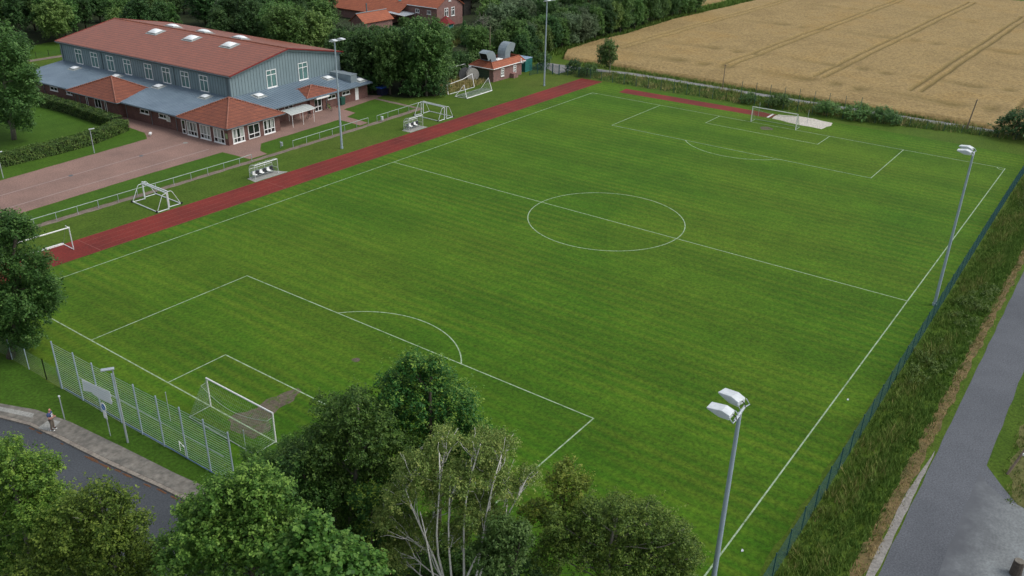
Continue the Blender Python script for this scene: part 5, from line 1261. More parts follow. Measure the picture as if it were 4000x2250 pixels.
def crown_mesh(name, blobs, mat, parent, size, aspect=0.62, dens=60, per=14, sprig_r=0.22, seed=0, org=None, zmin=0.05, **kw):
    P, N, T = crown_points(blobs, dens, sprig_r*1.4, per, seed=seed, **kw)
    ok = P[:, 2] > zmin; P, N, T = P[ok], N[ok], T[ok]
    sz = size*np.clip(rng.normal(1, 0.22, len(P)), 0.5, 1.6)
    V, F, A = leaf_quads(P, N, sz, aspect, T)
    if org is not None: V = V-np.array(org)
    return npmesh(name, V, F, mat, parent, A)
HV = np.array([0.8115, 0.5843, 0.0])
def lobes(blobs, seed, n=10, rs=0.38):
    """break each bough mass into uneven smaller boughs"""
    r = random.Random(seed+99); out = []
    for (x, y, z, b) in blobs:
        out.append((x, y, z, b*0.56))
        for k in range(n):
            d = Vector((r.gauss(0, 1), r.gauss(0, 1), r.gauss(0.25, 0.9))).normalized(); q = b*rs*r.uniform(0.55, 1.2); o = b*r.uniform(0.92, 1.18)-q
            out.append((x+d.x*o, y+d.y*o, z+d.z*o*0.95, q))
    return out
def thicken(blobs, seed, back=1.0):
    """give a flat outline real depth: a second and third layer of boughs behind and in front"""
    r = random.Random(seed); out = []
    for (x, y, z, b) in blobs:
        h = Vector((x-CAM.x, y-CAM.y, 0)).normalized()
        o = (r.random()-0.5)*b*0.9
        out.append((x+h.x*o, y+h.y*o, z, b))
        k = b*(1.1+0.6*r.random())*back
        sl = (CAM.z-z)/math.hypot(x-CAM.x, y-CAM.y)
        out.append((x+h.x*(o+k), y+h.y*(o+k), max(z-k*sl*0.75, 0.6*b), b*0.86))
    return out
def limb(m, a, b, r0, r1, seed, wig=0.12, n=5, sides=6):
    r = random.Random(seed); a = Vector(a); b = Vector(b); L_ = (b-a).length; pts = []
    f1, f2, p1, p2 = r.uniform(2.5, 5), r.uniform(2.5, 5), r.uniform(0, 6), r.uniform(0, 6)
    for i in range(n+1):
        t = i/n; w_ = math.sin(math.pi*t)*wig*L_*0.45
        pts.append(a+(b-a)*t+Vector((math.sin(f1*t+p1)*w_, math.sin(f2*t+p2)*w_, 0.5*math.sin(f1*t+p2)*w_)))
    m.path(pts, r0, sides, r1); return pts
def tree(name, base, blobs, leafmat, barkmat, label, size, trunk_r=0.2, fork=0.35, stems=1, twigs=0, seed=1, tops=None, back=1.0, group=None, depth=True, **kw):
    e = empty(name, (base[0], base[1], 0), 0, label, 'tree', group)
    bl = thicken(blobs, seed, back) if depth else list(blobs)
    org = (base[0], base[1], 0)
    crown_mesh('crown', lobes(bl, seed), leafmat, e, size, seed=seed, org=org, **kw)
    m = MB(); r = random.Random(seed); zt = max(b[2]+b[3]*0.4 for b in bl)
    stemtops = []
    for s in range(stems):
        off = Vector((r.uniform(-0.25, 0.25), r.uniform(-0.25, 0.25), 0)) if stems > 1 else Vector((0, 0, 0))
        if tops: tp = Vector(tops[s])-Vector(org)
        else:
            bs = sorted(bl, key=lambda b: -b[2]); tb = bs[min(s, len(bs)-1)]; tp = Vector((tb[0], tb[1], tb[2]))-Vector(org)
        pts = limb(m, off, tp, trunk_r*(1 if stems == 1 else 0.75), trunk_r*0.18, seed*13+s, 0.07, 8, 8); stemtops.append(pts)
    for i, b in enumerate(bl):
        c = Vector((b[0], b[1], b[2]))-Vector(org)
        pts = min(stemtops, key=lambda q: min((p-c).length for p in q))
        cand = [p for p in pts if p.z < c.z-0.2*b[3]] or [pts[1]]
        st = min(cand, key=lambda p: (p-c).length+0.15*abs(p.z-c.z))
        rr = trunk_r*(0.36 if stems == 1 else 0.3)*max(0.35, 1-st.z/(zt+0.1))
        q = limb(m, st, c, max(rr, 0.035), 0.022, seed*31+i, 0.14, 5, 5)
        for k in range(twigs):
            d = Vector((r.gauss(0, 1), r.gauss(0, 1), r.gauss(0.25, 0.7))).normalized()
            limb(m, q[2+k % 3], c+d*b[3]*r.uniform(0.8, 1.15), 0.024, 0.008, seed*77+i*9+k, 0.18, 4, 3)
    m.build('trunk', barkmat, e, smooth=True)
    return e

FB = {
'hazel':[(-60.6,-16.4,7.3,1.16),(-61.3,-15.4,6.8,0.89),(-60.0,-17.2,5.9,1.29),(-60.3,-16.7,8.8,1.04),(-59.4,-18.0,7.2,1.27),(-60.8,-16.0,5.6,1.29)],
'elder':[(-58.7,-20.7,5.7,1.37),(-59.5,-19.6,3.8,1.5),(-58.0,-21.6,6.9,0.94),(-58.9,-20.5,7.9,1.14),(-58.5,-21.0,3.3,1.29)],
'oakfar':[(-70.4,-7.9,11.5,1.15),(-70.0,-8.5,10.3,1.35),(-70.7,-7.4,9.6,1.56),(-69.8,-8.7,8.9,1.47),(-70.8,-7.3,7.6,1.79),(-69.8,-8.6,6.8,1.8),(-71.3,-6.5,5.2,1.83),(-70.6,-7.6,4.4,2.05)],
'oaknear':[(-69.7,-12.2,9.9,0.93),(-69.1,-13.1,10.6,0.74),(-70.1,-11.7,8.7,1.51),(-69.1,-13.1,9.0,1.32),(-69.9,-12.0,6.7,1.93),(-68.9,-13.4,6.7,1.54),(-68.6,-13.8,10.4,0.74),(-68.3,-14.3,9.0,0.79),(-68.0,-14.6,7.3,0.86),(-68.4,-14.1,6.1,1.16),(-69.3,-12.8,7.7,1.71),(-70.8,-10.7,6.4,1.55)],
'alder':[(-66.9,-19.6,12.9,1.03),(-65.7,-21.3,12.7,1.07),(-66.0,-20.7,13.3,0.86),(-67.3,-19.0,11.1,1.49),(-66.1,-20.7,10.9,1.67),(-68.2,-17.7,9.5,1.16),(-67.2,-19.2,8.8,1.89),(-65.2,-21.9,11.4,0.87),(-67.7,-18.5,11.5,0.87),(-65.7,-21.3,9.3,1.34),(-66.6,-20.0,11.6,1.22)],
'maple':[(-65.9,-24.4,12.6,0.82),(-66.3,-23.8,11.3,1.17),(-65.4,-25.0,11.3,1.34),(-67.0,-22.8,10.6,0.93),(-64.8,-26.0,10.7,0.76),(-66.1,-24.1,9.9,1.44),(-66.7,-23.3,11.2,0.84)],
'bush':[(-58.1,-11.3,4.7,1.31),(-58.7,-10.3,5.1,0.95),(-57.3,-12.4,5.0,1.47),(-57.4,-12.3,6.5,0.84),(-58.5,-10.6,3.9,1.15),(-56.6,-13.3,6.5,1.12)],
'hornbeam':[(-57.8,-18.6,12.4,1.13),(-58.4,-17.6,10.9,1.67),(-57.5,-19.0,10.7,1.78),(-59.1,-16.7,9.6,1.48),(-58.2,-18.0,8.3,2.24),(-56.9,-19.8,8.9,1.81),(-59.0,-16.9,7.0,1.84),(-57.7,-18.6,5.9,2.19),(-58.1,-18.1,3.6,2.01),(-57.0,-19.7,5.7,1.31),(-58.5,-17.5,4.8,1.55),(-59.7,-15.9,8.0,1.29)],
'beech':[(-54.8,-20.1,13.1,0.97),(-55.5,-19.2,12.1,1.15),(-54.3,-20.8,12.5,1.06),(-54.9,-20.0,10.9,1.72),(-53.8,-21.5,10.9,1.42),(-53.1,-22.5,9.6,1.13),(-54.3,-20.9,8.9,1.86),(-52.5,-23.3,8.9,0.74),(-55.8,-18.8,9.6,1.41),(-54.3,-20.7,13.6,0.5),(-53.5,-21.9,7.6,1.37),(-52.8,-22.9,7.6,1.0),(-53.4,-22.1,11.3,0.77),(-55.1,-19.7,13.5,0.46)],
'birch':[(-57.3,-26.1,12.8,0.85),(-58.2,-24.8,12.6,0.85),(-56.6,-27.0,12.5,0.85),(-59.0,-23.7,11.3,1.05),(-57.9,-25.3,11.1,1.15),(-56.8,-26.7,11.1,1.05),(-59.5,-23.1,9.8,0.88),(-58.4,-24.5,9.4,1.21),(-57.3,-26.1,9.2,1.21),(-56.4,-27.3,10.4,0.81),(-59.8,-22.5,7.8,1.03),(-58.9,-23.8,7.1,1.1),(-59.7,-22.8,5.7,1.11),(-56.8,-26.7,7.7,0.89),(-55.8,-28.1,10.9,0.58),(-57.9,-25.2,7.6,0.7)],
'sapling':[(-53.9,-29.1,10.3,0.71),(-54.2,-28.7,9.8,0.6),(-53.5,-29.6,9.6,0.6),(-53.9,-29.0,8.7,0.8),(-54.4,-28.4,7.9,0.81),(-54.9,-27.7,7.9,0.81)],
'willow':[(-54.1,-32.2,9.9,0.91),(-54.9,-31.0,9.2,1.19),(-53.2,-33.5,9.3,1.11),(-54.0,-32.3,8.2,1.65),(-55.2,-30.6,7.2,1.47),(-52.4,-34.5,8.3,1.01),(-52.9,-33.8,7.0,1.67),(-54.2,-32.1,6.2,1.88),(-51.9,-35.2,7.1,0.71),(-55.8,-29.8,8.6,0.87),(-56.0,-29.6,6.6,1.08),(-52.2,-34.8,6.0,0.99)],
'shrub':[(-58.2,-28.2,9.0,0.85),(-57.9,-28.7,7.8,1.05),(-58.5,-27.8,7.5,1.05),(-57.7,-29.0,9.1,0.56)],
'ash':[(-56.4,20.7,11.5,1.37),(-56.0,20.1,10.6,1.41),(-56.7,21.1,8.7,2.24),(-55.6,19.5,8.6,1.56),(-56.4,20.6,6.1,2.59),(-55.1,18.8,6.5,1.13),(-57.5,22.2,4.5,2.39),(-56.2,20.3,4.1,2.3),(-55.5,19.3,4.4,1.09),(-57.6,22.3,1.9,1.62),(-55.8,19.8,12.0,0.73),(-56.9,21.3,1.9,1.3),(-58.1,23.0,9.3,2.79),(-58.9,24.1,5.1,3.18)],
'lime':[(-27.0,80.4,11.7,3.27),(-27.0,81.1,7.8,4.15),(-27.0,78.2,7.2,2.74),(-27.0,84.7,4.2,3.6),(-27.0,80.1,4.2,2.81),(-27.0,74.9,9.9,1.87),(-27.0,80.2,14.4,2.69),(-27.0,78.1,12.1,2.15)],
}
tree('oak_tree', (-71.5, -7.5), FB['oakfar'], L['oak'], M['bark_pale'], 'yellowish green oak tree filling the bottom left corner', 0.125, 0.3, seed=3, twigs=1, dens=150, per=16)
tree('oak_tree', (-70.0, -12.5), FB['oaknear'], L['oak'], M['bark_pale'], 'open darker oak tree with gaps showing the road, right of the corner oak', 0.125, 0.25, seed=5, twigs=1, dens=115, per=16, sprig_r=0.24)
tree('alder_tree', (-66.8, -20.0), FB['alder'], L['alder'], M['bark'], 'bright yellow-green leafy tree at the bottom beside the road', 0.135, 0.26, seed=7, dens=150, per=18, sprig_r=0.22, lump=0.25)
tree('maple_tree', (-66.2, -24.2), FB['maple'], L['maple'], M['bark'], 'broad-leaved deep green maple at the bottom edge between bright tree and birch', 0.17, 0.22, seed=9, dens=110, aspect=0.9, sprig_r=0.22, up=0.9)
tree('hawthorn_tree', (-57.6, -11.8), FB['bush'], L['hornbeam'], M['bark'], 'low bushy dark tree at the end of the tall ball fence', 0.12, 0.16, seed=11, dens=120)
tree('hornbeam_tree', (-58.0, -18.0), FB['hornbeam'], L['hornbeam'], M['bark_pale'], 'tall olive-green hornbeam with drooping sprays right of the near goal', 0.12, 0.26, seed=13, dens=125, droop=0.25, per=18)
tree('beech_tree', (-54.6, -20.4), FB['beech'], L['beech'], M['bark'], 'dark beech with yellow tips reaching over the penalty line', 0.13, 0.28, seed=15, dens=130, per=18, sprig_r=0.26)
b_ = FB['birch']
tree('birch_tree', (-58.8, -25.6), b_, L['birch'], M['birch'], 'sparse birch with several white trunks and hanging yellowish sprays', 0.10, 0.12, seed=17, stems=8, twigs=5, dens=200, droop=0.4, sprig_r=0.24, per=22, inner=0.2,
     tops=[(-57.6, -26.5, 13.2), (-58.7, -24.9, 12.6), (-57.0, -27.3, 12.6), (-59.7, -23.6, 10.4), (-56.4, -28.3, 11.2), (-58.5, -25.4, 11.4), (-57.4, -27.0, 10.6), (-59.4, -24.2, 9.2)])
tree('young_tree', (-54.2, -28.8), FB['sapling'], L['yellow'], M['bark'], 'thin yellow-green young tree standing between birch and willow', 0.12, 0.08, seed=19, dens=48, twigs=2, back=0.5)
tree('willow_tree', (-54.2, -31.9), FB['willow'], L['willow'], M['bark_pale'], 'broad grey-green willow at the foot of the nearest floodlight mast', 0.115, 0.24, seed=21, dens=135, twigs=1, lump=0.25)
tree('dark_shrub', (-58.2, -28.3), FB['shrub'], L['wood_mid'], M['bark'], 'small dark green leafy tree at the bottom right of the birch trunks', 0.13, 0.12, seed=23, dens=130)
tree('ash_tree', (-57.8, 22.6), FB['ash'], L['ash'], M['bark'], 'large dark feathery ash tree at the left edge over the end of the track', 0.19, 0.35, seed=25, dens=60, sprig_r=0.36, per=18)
tree('lime_tree', (-27.0, 83.0), FB['lime'], L['wood_mid'], M['bark_pale'], 'tall dense tree with pale trunk on the lawn left of the sports hall', 0.3, 0.38, seed=27, dens=30, sprig_r=0.5)
tree('hazel_tree', (-59.6, -16.3), FB['hazel'], L['hornbeam'], M['bark'], 'dark low tree filling the gap between the bright tree and the hornbeam', 0.12, 0.15, seed=43, dens=120)
tree('elder_tree', (-60.2, -20.8), FB['elder'], L['beech'], M['bark'], 'dark shaded tree between hornbeam, maple and birch', 0.12, 0.15, seed=45, dens=110)
# understorey below the foreground trees
def shrub_blobs(r, rad, h, n): 
    return [(r.uniform(-1, 1)*rad*0.7, r.uniform(-1, 1)*rad*0.7, r.uniform(0.25, 0.8)*h, rad*r.uniform(0.4, 0.62)) for _ in range(n)]
for i, (x, y, h, lb) in enumerate([(-62.5, -24.5, 5.0, 'dark bush in the shade between maple and birch'), (-60.5, -29.5, 5.5, 'dark bush in the shade right of the birch trunks'), (-61.0, -20.0, 5.5, 'dark bush in the shade under the hornbeam'), (-57.5, -33.5, 4.0, 'dark bush in the shade under the willow'), (-68.5, -27.5, 5.0, 'dark bush below the maple at the bottom edge'), (-62.8, -16.0, 3.5, 'dark bush between bright tree and hornbeam'), (-56.2, -22.8, 4.0, 'dark bush in the shade behind the birch trunks'), (-56.0, -26.5, 3.5, 'dark bush in the shade between birch and young tree'), (-58.5, -30.8, 4.5, 'dark bush in the shade between birch and willow'), (-54.2, -23.0, 3.2, 'dark bush under the beech by the goal line'), (-53.9, -26.2, 2.6, 'dark bush by the goal line behind the birch')]):
    r = random.Random(50+i); e = empty('bush', (x, y, 0), 0, lb, 'bush')
    crown_mesh('foliage', shrub_blobs(r, 2.2, h, 9), L['hornbeam'], e, 0.14, dens=75, seed=60+i)
    q = MB()
    for k in range(4): q.tube((0, 0, 0), (r.uniform(-1, 1), r.uniform(-1, 1), h*0.6), 0.05, 0.02, 5)
    q.build('stems', M['bark'], e)

# ---- prototypes for the wood
def proto(name, H, R, leafmat, seed, size, n=16, shape='round', dens=30, trunk=None, tr=0.22):
    r = random.Random(seed); bl = []
    for i in range(n):
        t = (i+0.5)/n; z = H*(0.22+0.74*t)
        if shape == 'round': rr = R*math.sqrt(max(0.06, 1-((t-0.38)/0.66)**2))
        elif shape == 'cone': rr = R*(1.02-0.86*t)
        else: rr = R*(0.55+0.6*math.sin(math.pi*(0.15+0.7*t)))
        a = i*2.4+r.random(); d = rr*r.uniform(0.25, 0.72); b = max(0.5, rr*r.uniform(0.42, 0.62))
        bl.append((d*math.cos(a), d*math.sin(a), min(z, H-b*0.8), b))
    bl.append((0, 0, H*0.5, R*0.6))
    e = empty(name, (0, 0, 0), 0, '', 'tree')
    crown_mesh('crown', lobes(bl, seed, 6, 0.5), leafmat, e, size, dens=dens, per=14, sprig_r=size*1.25, seed=seed, lump=0.25)
    m = MB(); limb(m, (0, 0, 0), (0, 0, H*0.9), tr, 0.05, seed, 0.03, 6, 7)
    for i, b in enumerate(bl):
        if i % 2 == 0: limb(m, (0, 0, max(0.8, b[2]-b[3]*1.2)), b[:3], 0.09, 0.03, seed+i, 0.12, 4, 4)
    m.build('trunk', trunk or M['bark'], e, smooth=True)
    return e
PR = [
 proto('broadleaf_tree', 10, 3.6, L['wood_dark'], 101, 0.29, 18),
 proto('broadleaf_tree', 9.5, 3.3, L['wood_mid'], 102, 0.29, 18),
 proto('alder_tree', 11, 2.7, L['wood_dark'], 103, 0.28, 18, 'cone'),
 proto('broadleaf_tree', 8.5, 3.4, L['wood_light'], 104, 0.29, 17),
 proto('alder_tree', 10, 2.5, L['wood_mid'], 105, 0.28, 17, 'cone'),
 proto('willow_tree', 8, 3.7, L['wood_grey'], 106, 0.29, 17, 'wide'),
 proto('broadleaf_tree', 10.5, 3.2, L['wood_mid'], 107, 0.29, 18, 'wide', trunk=M['bark_pale']),
]
ADJ = ['dark round broadleaf tree', 'mid green round broadleaf tree', 'dark pointed alder tree', 'pale green round broadleaf tree', 'mid green pointed alder tree', 'grey-green spreading willow tree', 'tall full-crowned broadleaf tree']
SH = []
for i, (mt, h, rd, nm) in enumerate([('shrub', 2.4, 1.7, 'green'), ('wood_dark', 2.6, 1.6, 'dark'), ('wood_light', 2.0, 1.7, 'pale green')]):
    r = random.Random(200+i); e = empty('bush', (0, 0, 0), 0, '', 'bush')
    crown_mesh('foliage', shrub_blobs(r, rd, h, 10), L[mt], e, 0.2, dens=60, seed=210+i, sprig_r=0.26)
    q = MB()
    for k in range(4): q.tube((0, 0, 0), (r.uniform(-.6, .6), r.uniform(-.6, .6), h*0.6), 0.04, 0.02, 5)
    q.build('stems', M['bark'], e); SH.append(e)
used = {}
def put(proto_list, k, x, y, s, label, group, sz=None):
    e = proto_list[k]
    sc_ = (s*rnd.uniform(0.92, 1.08), s*rnd.uniform(0.92, 1.08), s*(sz or rnd.uniform(0.92, 1.1)))
    key = (id(proto_list), k)
    if key not in used:
        used[key] = 1; e.location = (x, y, 0); e.rotation_euler = (0, 0, rnd.uniform(0, 6.28)); e.scale = sc_; e['label'] = label; e['group'] = group
        return e
    return copy_thing(e, (x, y, 0), rnd.uniform(0, 6.28), label, sc_, group)

def inside(p, poly):
    x, y = p; c = False; n = len(poly)
    for i in range(n):
        x1, y1 = poly[i]; x2, y2 = poly[(i+1) % n]
        if (y1 > y) != (y2 > y) and x < (x2-x1)*(y-y1)/(y2-y1)+x1: c = not c
    return c
WOOD = [(30, 64), (40, 61.5), (57, 62), (70, 62), (92, 62.5), (108, 61.0), (132, 62), (147, 61.0), (152, 66), (172, 82), (160, 112), (105, 185), (55, 240), (0, 260), (-45, 250), (-60, 150), (-40, 124), (-16, 124), (-10, 151), (14, 151), (17, 128), (28, 110), (27, 75)]
KEEP = [[(72, 96), (110, 96), (110, 140), (72, 140)], [(63, 100), (80, 100), (80, 112), (63, 112)], [(80, 91), (90, 91), (90, 101), (80, 101)], [(55, 76), (76, 82), (82, 93), (76, 97), (60, 88)], [(43, 52), (61, 52), (61, 60.5), (43, 60.5)], [(98, 101), (110, 101), (110, 113), (98, 113)]]
def top_cap(x, y):
    """tree tops kept low where the photo looks past them at the farm and the garden"""
    D = (x+84.0)*0.8115+(y+47.1)*0.5843; lat = (x+84.0)*0.5843-(y+47.1)*0.8115
    px = 1288+2203*lat/(D*1.05)
    v = None
    if 868 < px < 1010: v = 70
    elif 1010 <= px < 1085: v = 50
    elif 1085 <= px < 1145: v = 82
    elif 1145 <= px < 1210: v = 60
    if v is None or D > 232: return 99, px
    ang = math.radians(26.1)-math.atan((724-v)/2203)
    return 37.8-D*math.tan(ang), px
pts = []; tries = 0
x = 64.0
while x < 150:
    yb = float(np.interp(x, [64, 75, 92, 108, 132, 150], [58.5, 59.5, 61.0, 60.2, 61.6, 60.4]))
    for row in (0, 1):
        k = rnd.choice([0, 1, 1, 3, 5, 6]); yy = yb+rnd.uniform(-0.4, 0.5)+row*3.6; xx = x+rnd.uniform(-0.6, 0.6)+row*1.6
        lab = '%s in the hedgerow wood beside the wheat field' % ADJ[k]
        put(PR, k, xx, yy, rnd.uniform(0.62, 0.85)*(1 if row == 0 else 1.12), lab, lab); pts.append((xx, yy))
    x += rnd.uniform(3.2, 4.2)
zones = {}
cnt = 0
while tries < 30000 and cnt < 225:
    tries += 1
    x = rnd.uniform(-60, 175); y = rnd.uniform(60, 260)
    if not inside((x, y), WOOD) or any(inside((x, y), k) for k in KEEP): continue
    D = (x+84.0)*0.8115+(y+47.1)*0.5843
    lat = (x+84.0)*0.5843-(y+47.1)*0.8115
    px = 1288+2203*lat/(D*1.05)
    if px < -120 or px > 1800 or D > 290: continue
    gap = 4.1 if D < 215 else 5.2
    if any((x-a)**2+(y-b)**2 < gap*gap for a, b in pts): continue
    cap, _ = top_cap(x, y)
    k = rnd.choices(range(7), weights=[5, 4, 5, 2.2, 3, 1.6, 3] if px < 900 else [4, 4, 1.5, 3.2, 1.5, 3.5, 3])[0]
    Hk = [10, 9.5, 11, 8.5, 10, 8, 10.5][k]; s = rnd.uniform(0.85, 1.2) if px < 900 else rnd.uniform(0.72, 1.1)
    if cap < Hk*s*0.97:
        s = cap/Hk*0.95
        if s < 0.35: continue
    zone = 'in the wood behind and left of the sports hall' if px < 420 else ('in the wood behind the sports hall roof' if px < 880 else ('around the farmhouse garden' if px < 1290 else 'in the hedgerow wood beside the wheat field'))
    lab = '%s %s' % (ADJ[k], zone)
    put(PR, k, x, y, s, lab, lab); pts.append((x, y)); cnt += 1
# big trees right of the sports hall, set one by one
for k, x, y, s, lb in [(6, 31.0, 55.0, 1.16, 'big dense tree with visible trunk right of the sports hall gable'), (1, 27.6, 60.5, 1.05, 'mid green tree between the hall corner and the big dense tree'), (0, 26.8, 66.0, 0.98, 'dark tree at the right rear corner of the sports hall'), (1, 35.2, 57.2, 1.0, 'mid green tree behind the toppled goals, right of the big dense tree'), (0, 31.5, 61.5, 1.12, 'dark tree behind the big dense tree'), (3, 37.0, 61.5, 0.95, 'pale green tree behind the toppled goals'), (6, 29.0, 66.5, 1.05, 'tall full tree behind the hall corner trees'), (1, 59.5, 60.0, 0.72, 'mid green tree leaning over the teal container'), (0, 62.0, 57.0, 0.6, 'dark tree right of the teal container by the gravel yard')]:
    o = put(PR, k, x, y, s, lb, None); 
    if 'group' in o: del o['group']
# bushes under and around them
bl = [(28.5, 56.5, 1.2, 1, 'dark bush under the big tree next to the hall path'), (26.2, 63.5, 1.2, 1, 'dark bush behind the skip bin'), (31.5, 53.6, 1.1, 1, 'dark bush at the foot of the big dense tree'), (34.2, 54.8, 1.3, 1, 'dark bush left of the tipped bare goal'), (38.8, 60.0, 1.5, 0, 'green bush behind the dry grass'), (43.0, 61.5, 1.6, 0, 'green bush behind the old goal frame'), (48.5, 62.2, 1.5, 1, 'dark bush behind the plant house garage'), (52.5, 62.4, 1.5, 0, 'green bush behind the plant house'), (56.5, 62.5, 1.4, 1, 'dark bush behind the container'), (63.0, 52.5, 1.1, 1, 'dark bush by the gate and gravel yard'),
      (62.9, 41.8, 1.0, 0, 'round green bush by the far fence near the corner tree'), (63.2, 45.2, 1.0, 1, 'dark low bush beside the gravel yard'),
      (63.4, 8.9, 0.72, 0, 'smallest green bush by the far fence left of the far goal'), (63.9, 4.0, 1.0, 0, 'green bush at the far fence behind the far goal left post'), (64.4, -4.3, 1.08, 0, 'green bush at the far fence behind the sand pit'), (65.0, -9.6, 1.1, 0, 'green bush in the middle of the three right of the sand pit'), (66.2, -14.0, 1.12, 0, 'rightmost green bush right of the sand pit'),
      (70.0, -31.8, 1.7, 1, 'large dark bush at the far right corner of the pitch'), (71.0, -35.5, 1.8, 1, 'dark bush at the right edge beyond the corner'), (4.0, 141.0, 1.6, 1, 'dark bush on the small lawn left of the hall')]
for x, y, s, k, lb in bl:
    o = put(SH, k, x, y, s, lb, None)
    if 'group' in o: del o['group']
n_b = 0
while n_b < 42:
    x = rnd.uniform(36, 80); y = rnd.uniform(61, 98)
    if y < 62 or any(inside((x, y), k) for k in KEEP[:3]) or (x-36)*0.9+62 < y-8: continue
    k = rnd.choice([0, 0, 1, 2]); lab = '%s bush in the overgrown garden between plant house and farmhouse' % ['mid green', 'dark', 'pale green'][k]
    put(SH, k, x, y, rnd.uniform(0.7, 1.25), lab, lab); n_b += 1
# tree at the track corner
rb_ = random.Random(5)
tree('corner_tree', (66.3, 38.6), [(68.6, 41.2, 4.5, 1.5), (68.0, 40.6, 3.1, 1.7), (67.2, 39.6, 4.8, 1.5), (66.6, 38.8, 3.6, 1.4), (67.6, 40.0, 5.6, 1.1), (69.3, 42.0, 3.3, 1.3), (68.6, 41.0, 1.8, 1.5), (67.4, 39.6, 2.4, 1.3)], L['wood_light'], M['bark_pale'], 'lone small tree with pale stem beside the wheat at the end of the track', 0.3, 0.09, seed=41, dens=26, sprig_r=0.3, depth=False)
dm = MB(); limb(dm, (0, 0, 0), (0.5, 0, 8.5), 0.16, 0.05, 3, 0.1, 7, 6)
for i in range(16):
    r = random.Random(i); limb(dm, (0.25*r.random(), 0, 4+4*r.random()), (r.uniform(-2.4, 2.4), r.uniform(-2.4, 2.4), 6+3.5*r.random()), 0.06, 0.015, i, 0.2, 4, 4)
for x, y, s, lb in ((66, 70, 1.0, 'bare pale dead tree above the bushes behind the plant house'), (118, 63.5, 0.9, 'bare dead tree in the hedgerow beside the wheat')):
    e = empty('dead_tree', (x, y, 0), 0, lb, 'tree'); e.scale = (s, s, s)
    me = dm.build('trunk', M['bark_pale'], e)

# hedges
def hedge(path, w, h, label, seed):
    e = empty('hedge', (path[0][0], path[0][1], 0), 0, label, 'hedge'); r_ = np.random.default_rng(seed); PP = []; NN = []; TT = []
    core = MB()
    for (x0, y0), (x1, y1) in zip(path[:-1], path[1:]):
        a = np.array([x0, y0, 0.0]); b = np.array([x1, y1, 0.0]); d = b-a; L_ = np.linalg.norm(d); d /= L_; s = np.array([-d[1], d[0], 0])
        n = int(L_*(w+2*h)*95)
        u = r_.uniform(0, L_, n); q = r_.uniform(0, w+2*h, n); p = np.zeros((n, 3)); nn = np.zeros((n, 3))
        side1 = q < h; side2 = q > h+w; topm = ~(side1 | side2)
        wob = 0.08*np.sin(u*1.3)+0.06*np.sin(u*3.1+1)
        p += a+d*u[:, None]
        off = np.where(side1, -w/2, np.where(side2, w/2, q-h-w/2)); zz = np.where(side1, q, np.where(side2, q-h-w, h+wob))
        p += s*off[:, None]; p[:, 2] = zz; p += r_.normal(0, 0.07, (n, 3))
        nn += s*np.where(side1, -1, np.where(side2, 1, 0))[:, None]; nn[:, 2] += np.where(topm, 1, 0.3)
        ok = p[:, 2] > 0.02
        st = np.clip(0.42+0.22*np.sin(u*2.3+q*3)+r_.normal(0, 0.2, n), 0, 1)
        PP.append(p[ok]); NN.append(unit(nn+r_.normal(0, 0.5, (n, 3)))[ok]); TT.append(st[ok])
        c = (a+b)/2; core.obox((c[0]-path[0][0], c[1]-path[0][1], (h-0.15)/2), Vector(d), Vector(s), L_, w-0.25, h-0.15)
    P = np.concatenate(PP)-np.array([path[0][0], path[0][1], 0]); N = np.concatenate(NN); T = np.concatenate(TT)
    V, F, A = leaf_quads(P, N, 0.2*np.clip(r_.normal(1, .2, len(P)), .5, 1.5), 0.65, T)
    npmesh('foliage', V, F, L['hedge'], e, A)
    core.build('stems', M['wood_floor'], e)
hedge([(-75, 69.3), (-50, 71.2), (-35, 72.5), (-26.7, 72.4), (-21.0, 73.0), (-14.2, 75.6)], 1.9, 1.6, 'clipped green hedge along the grass verge of the forecourt', 81)
hedge([(-14.3, 77.2), (-14.0, 90), (-14.6, 104), (-16.5, 118)], 1.9, 1.6, 'clipped green hedge parallel to the long brick front of the hall', 82)

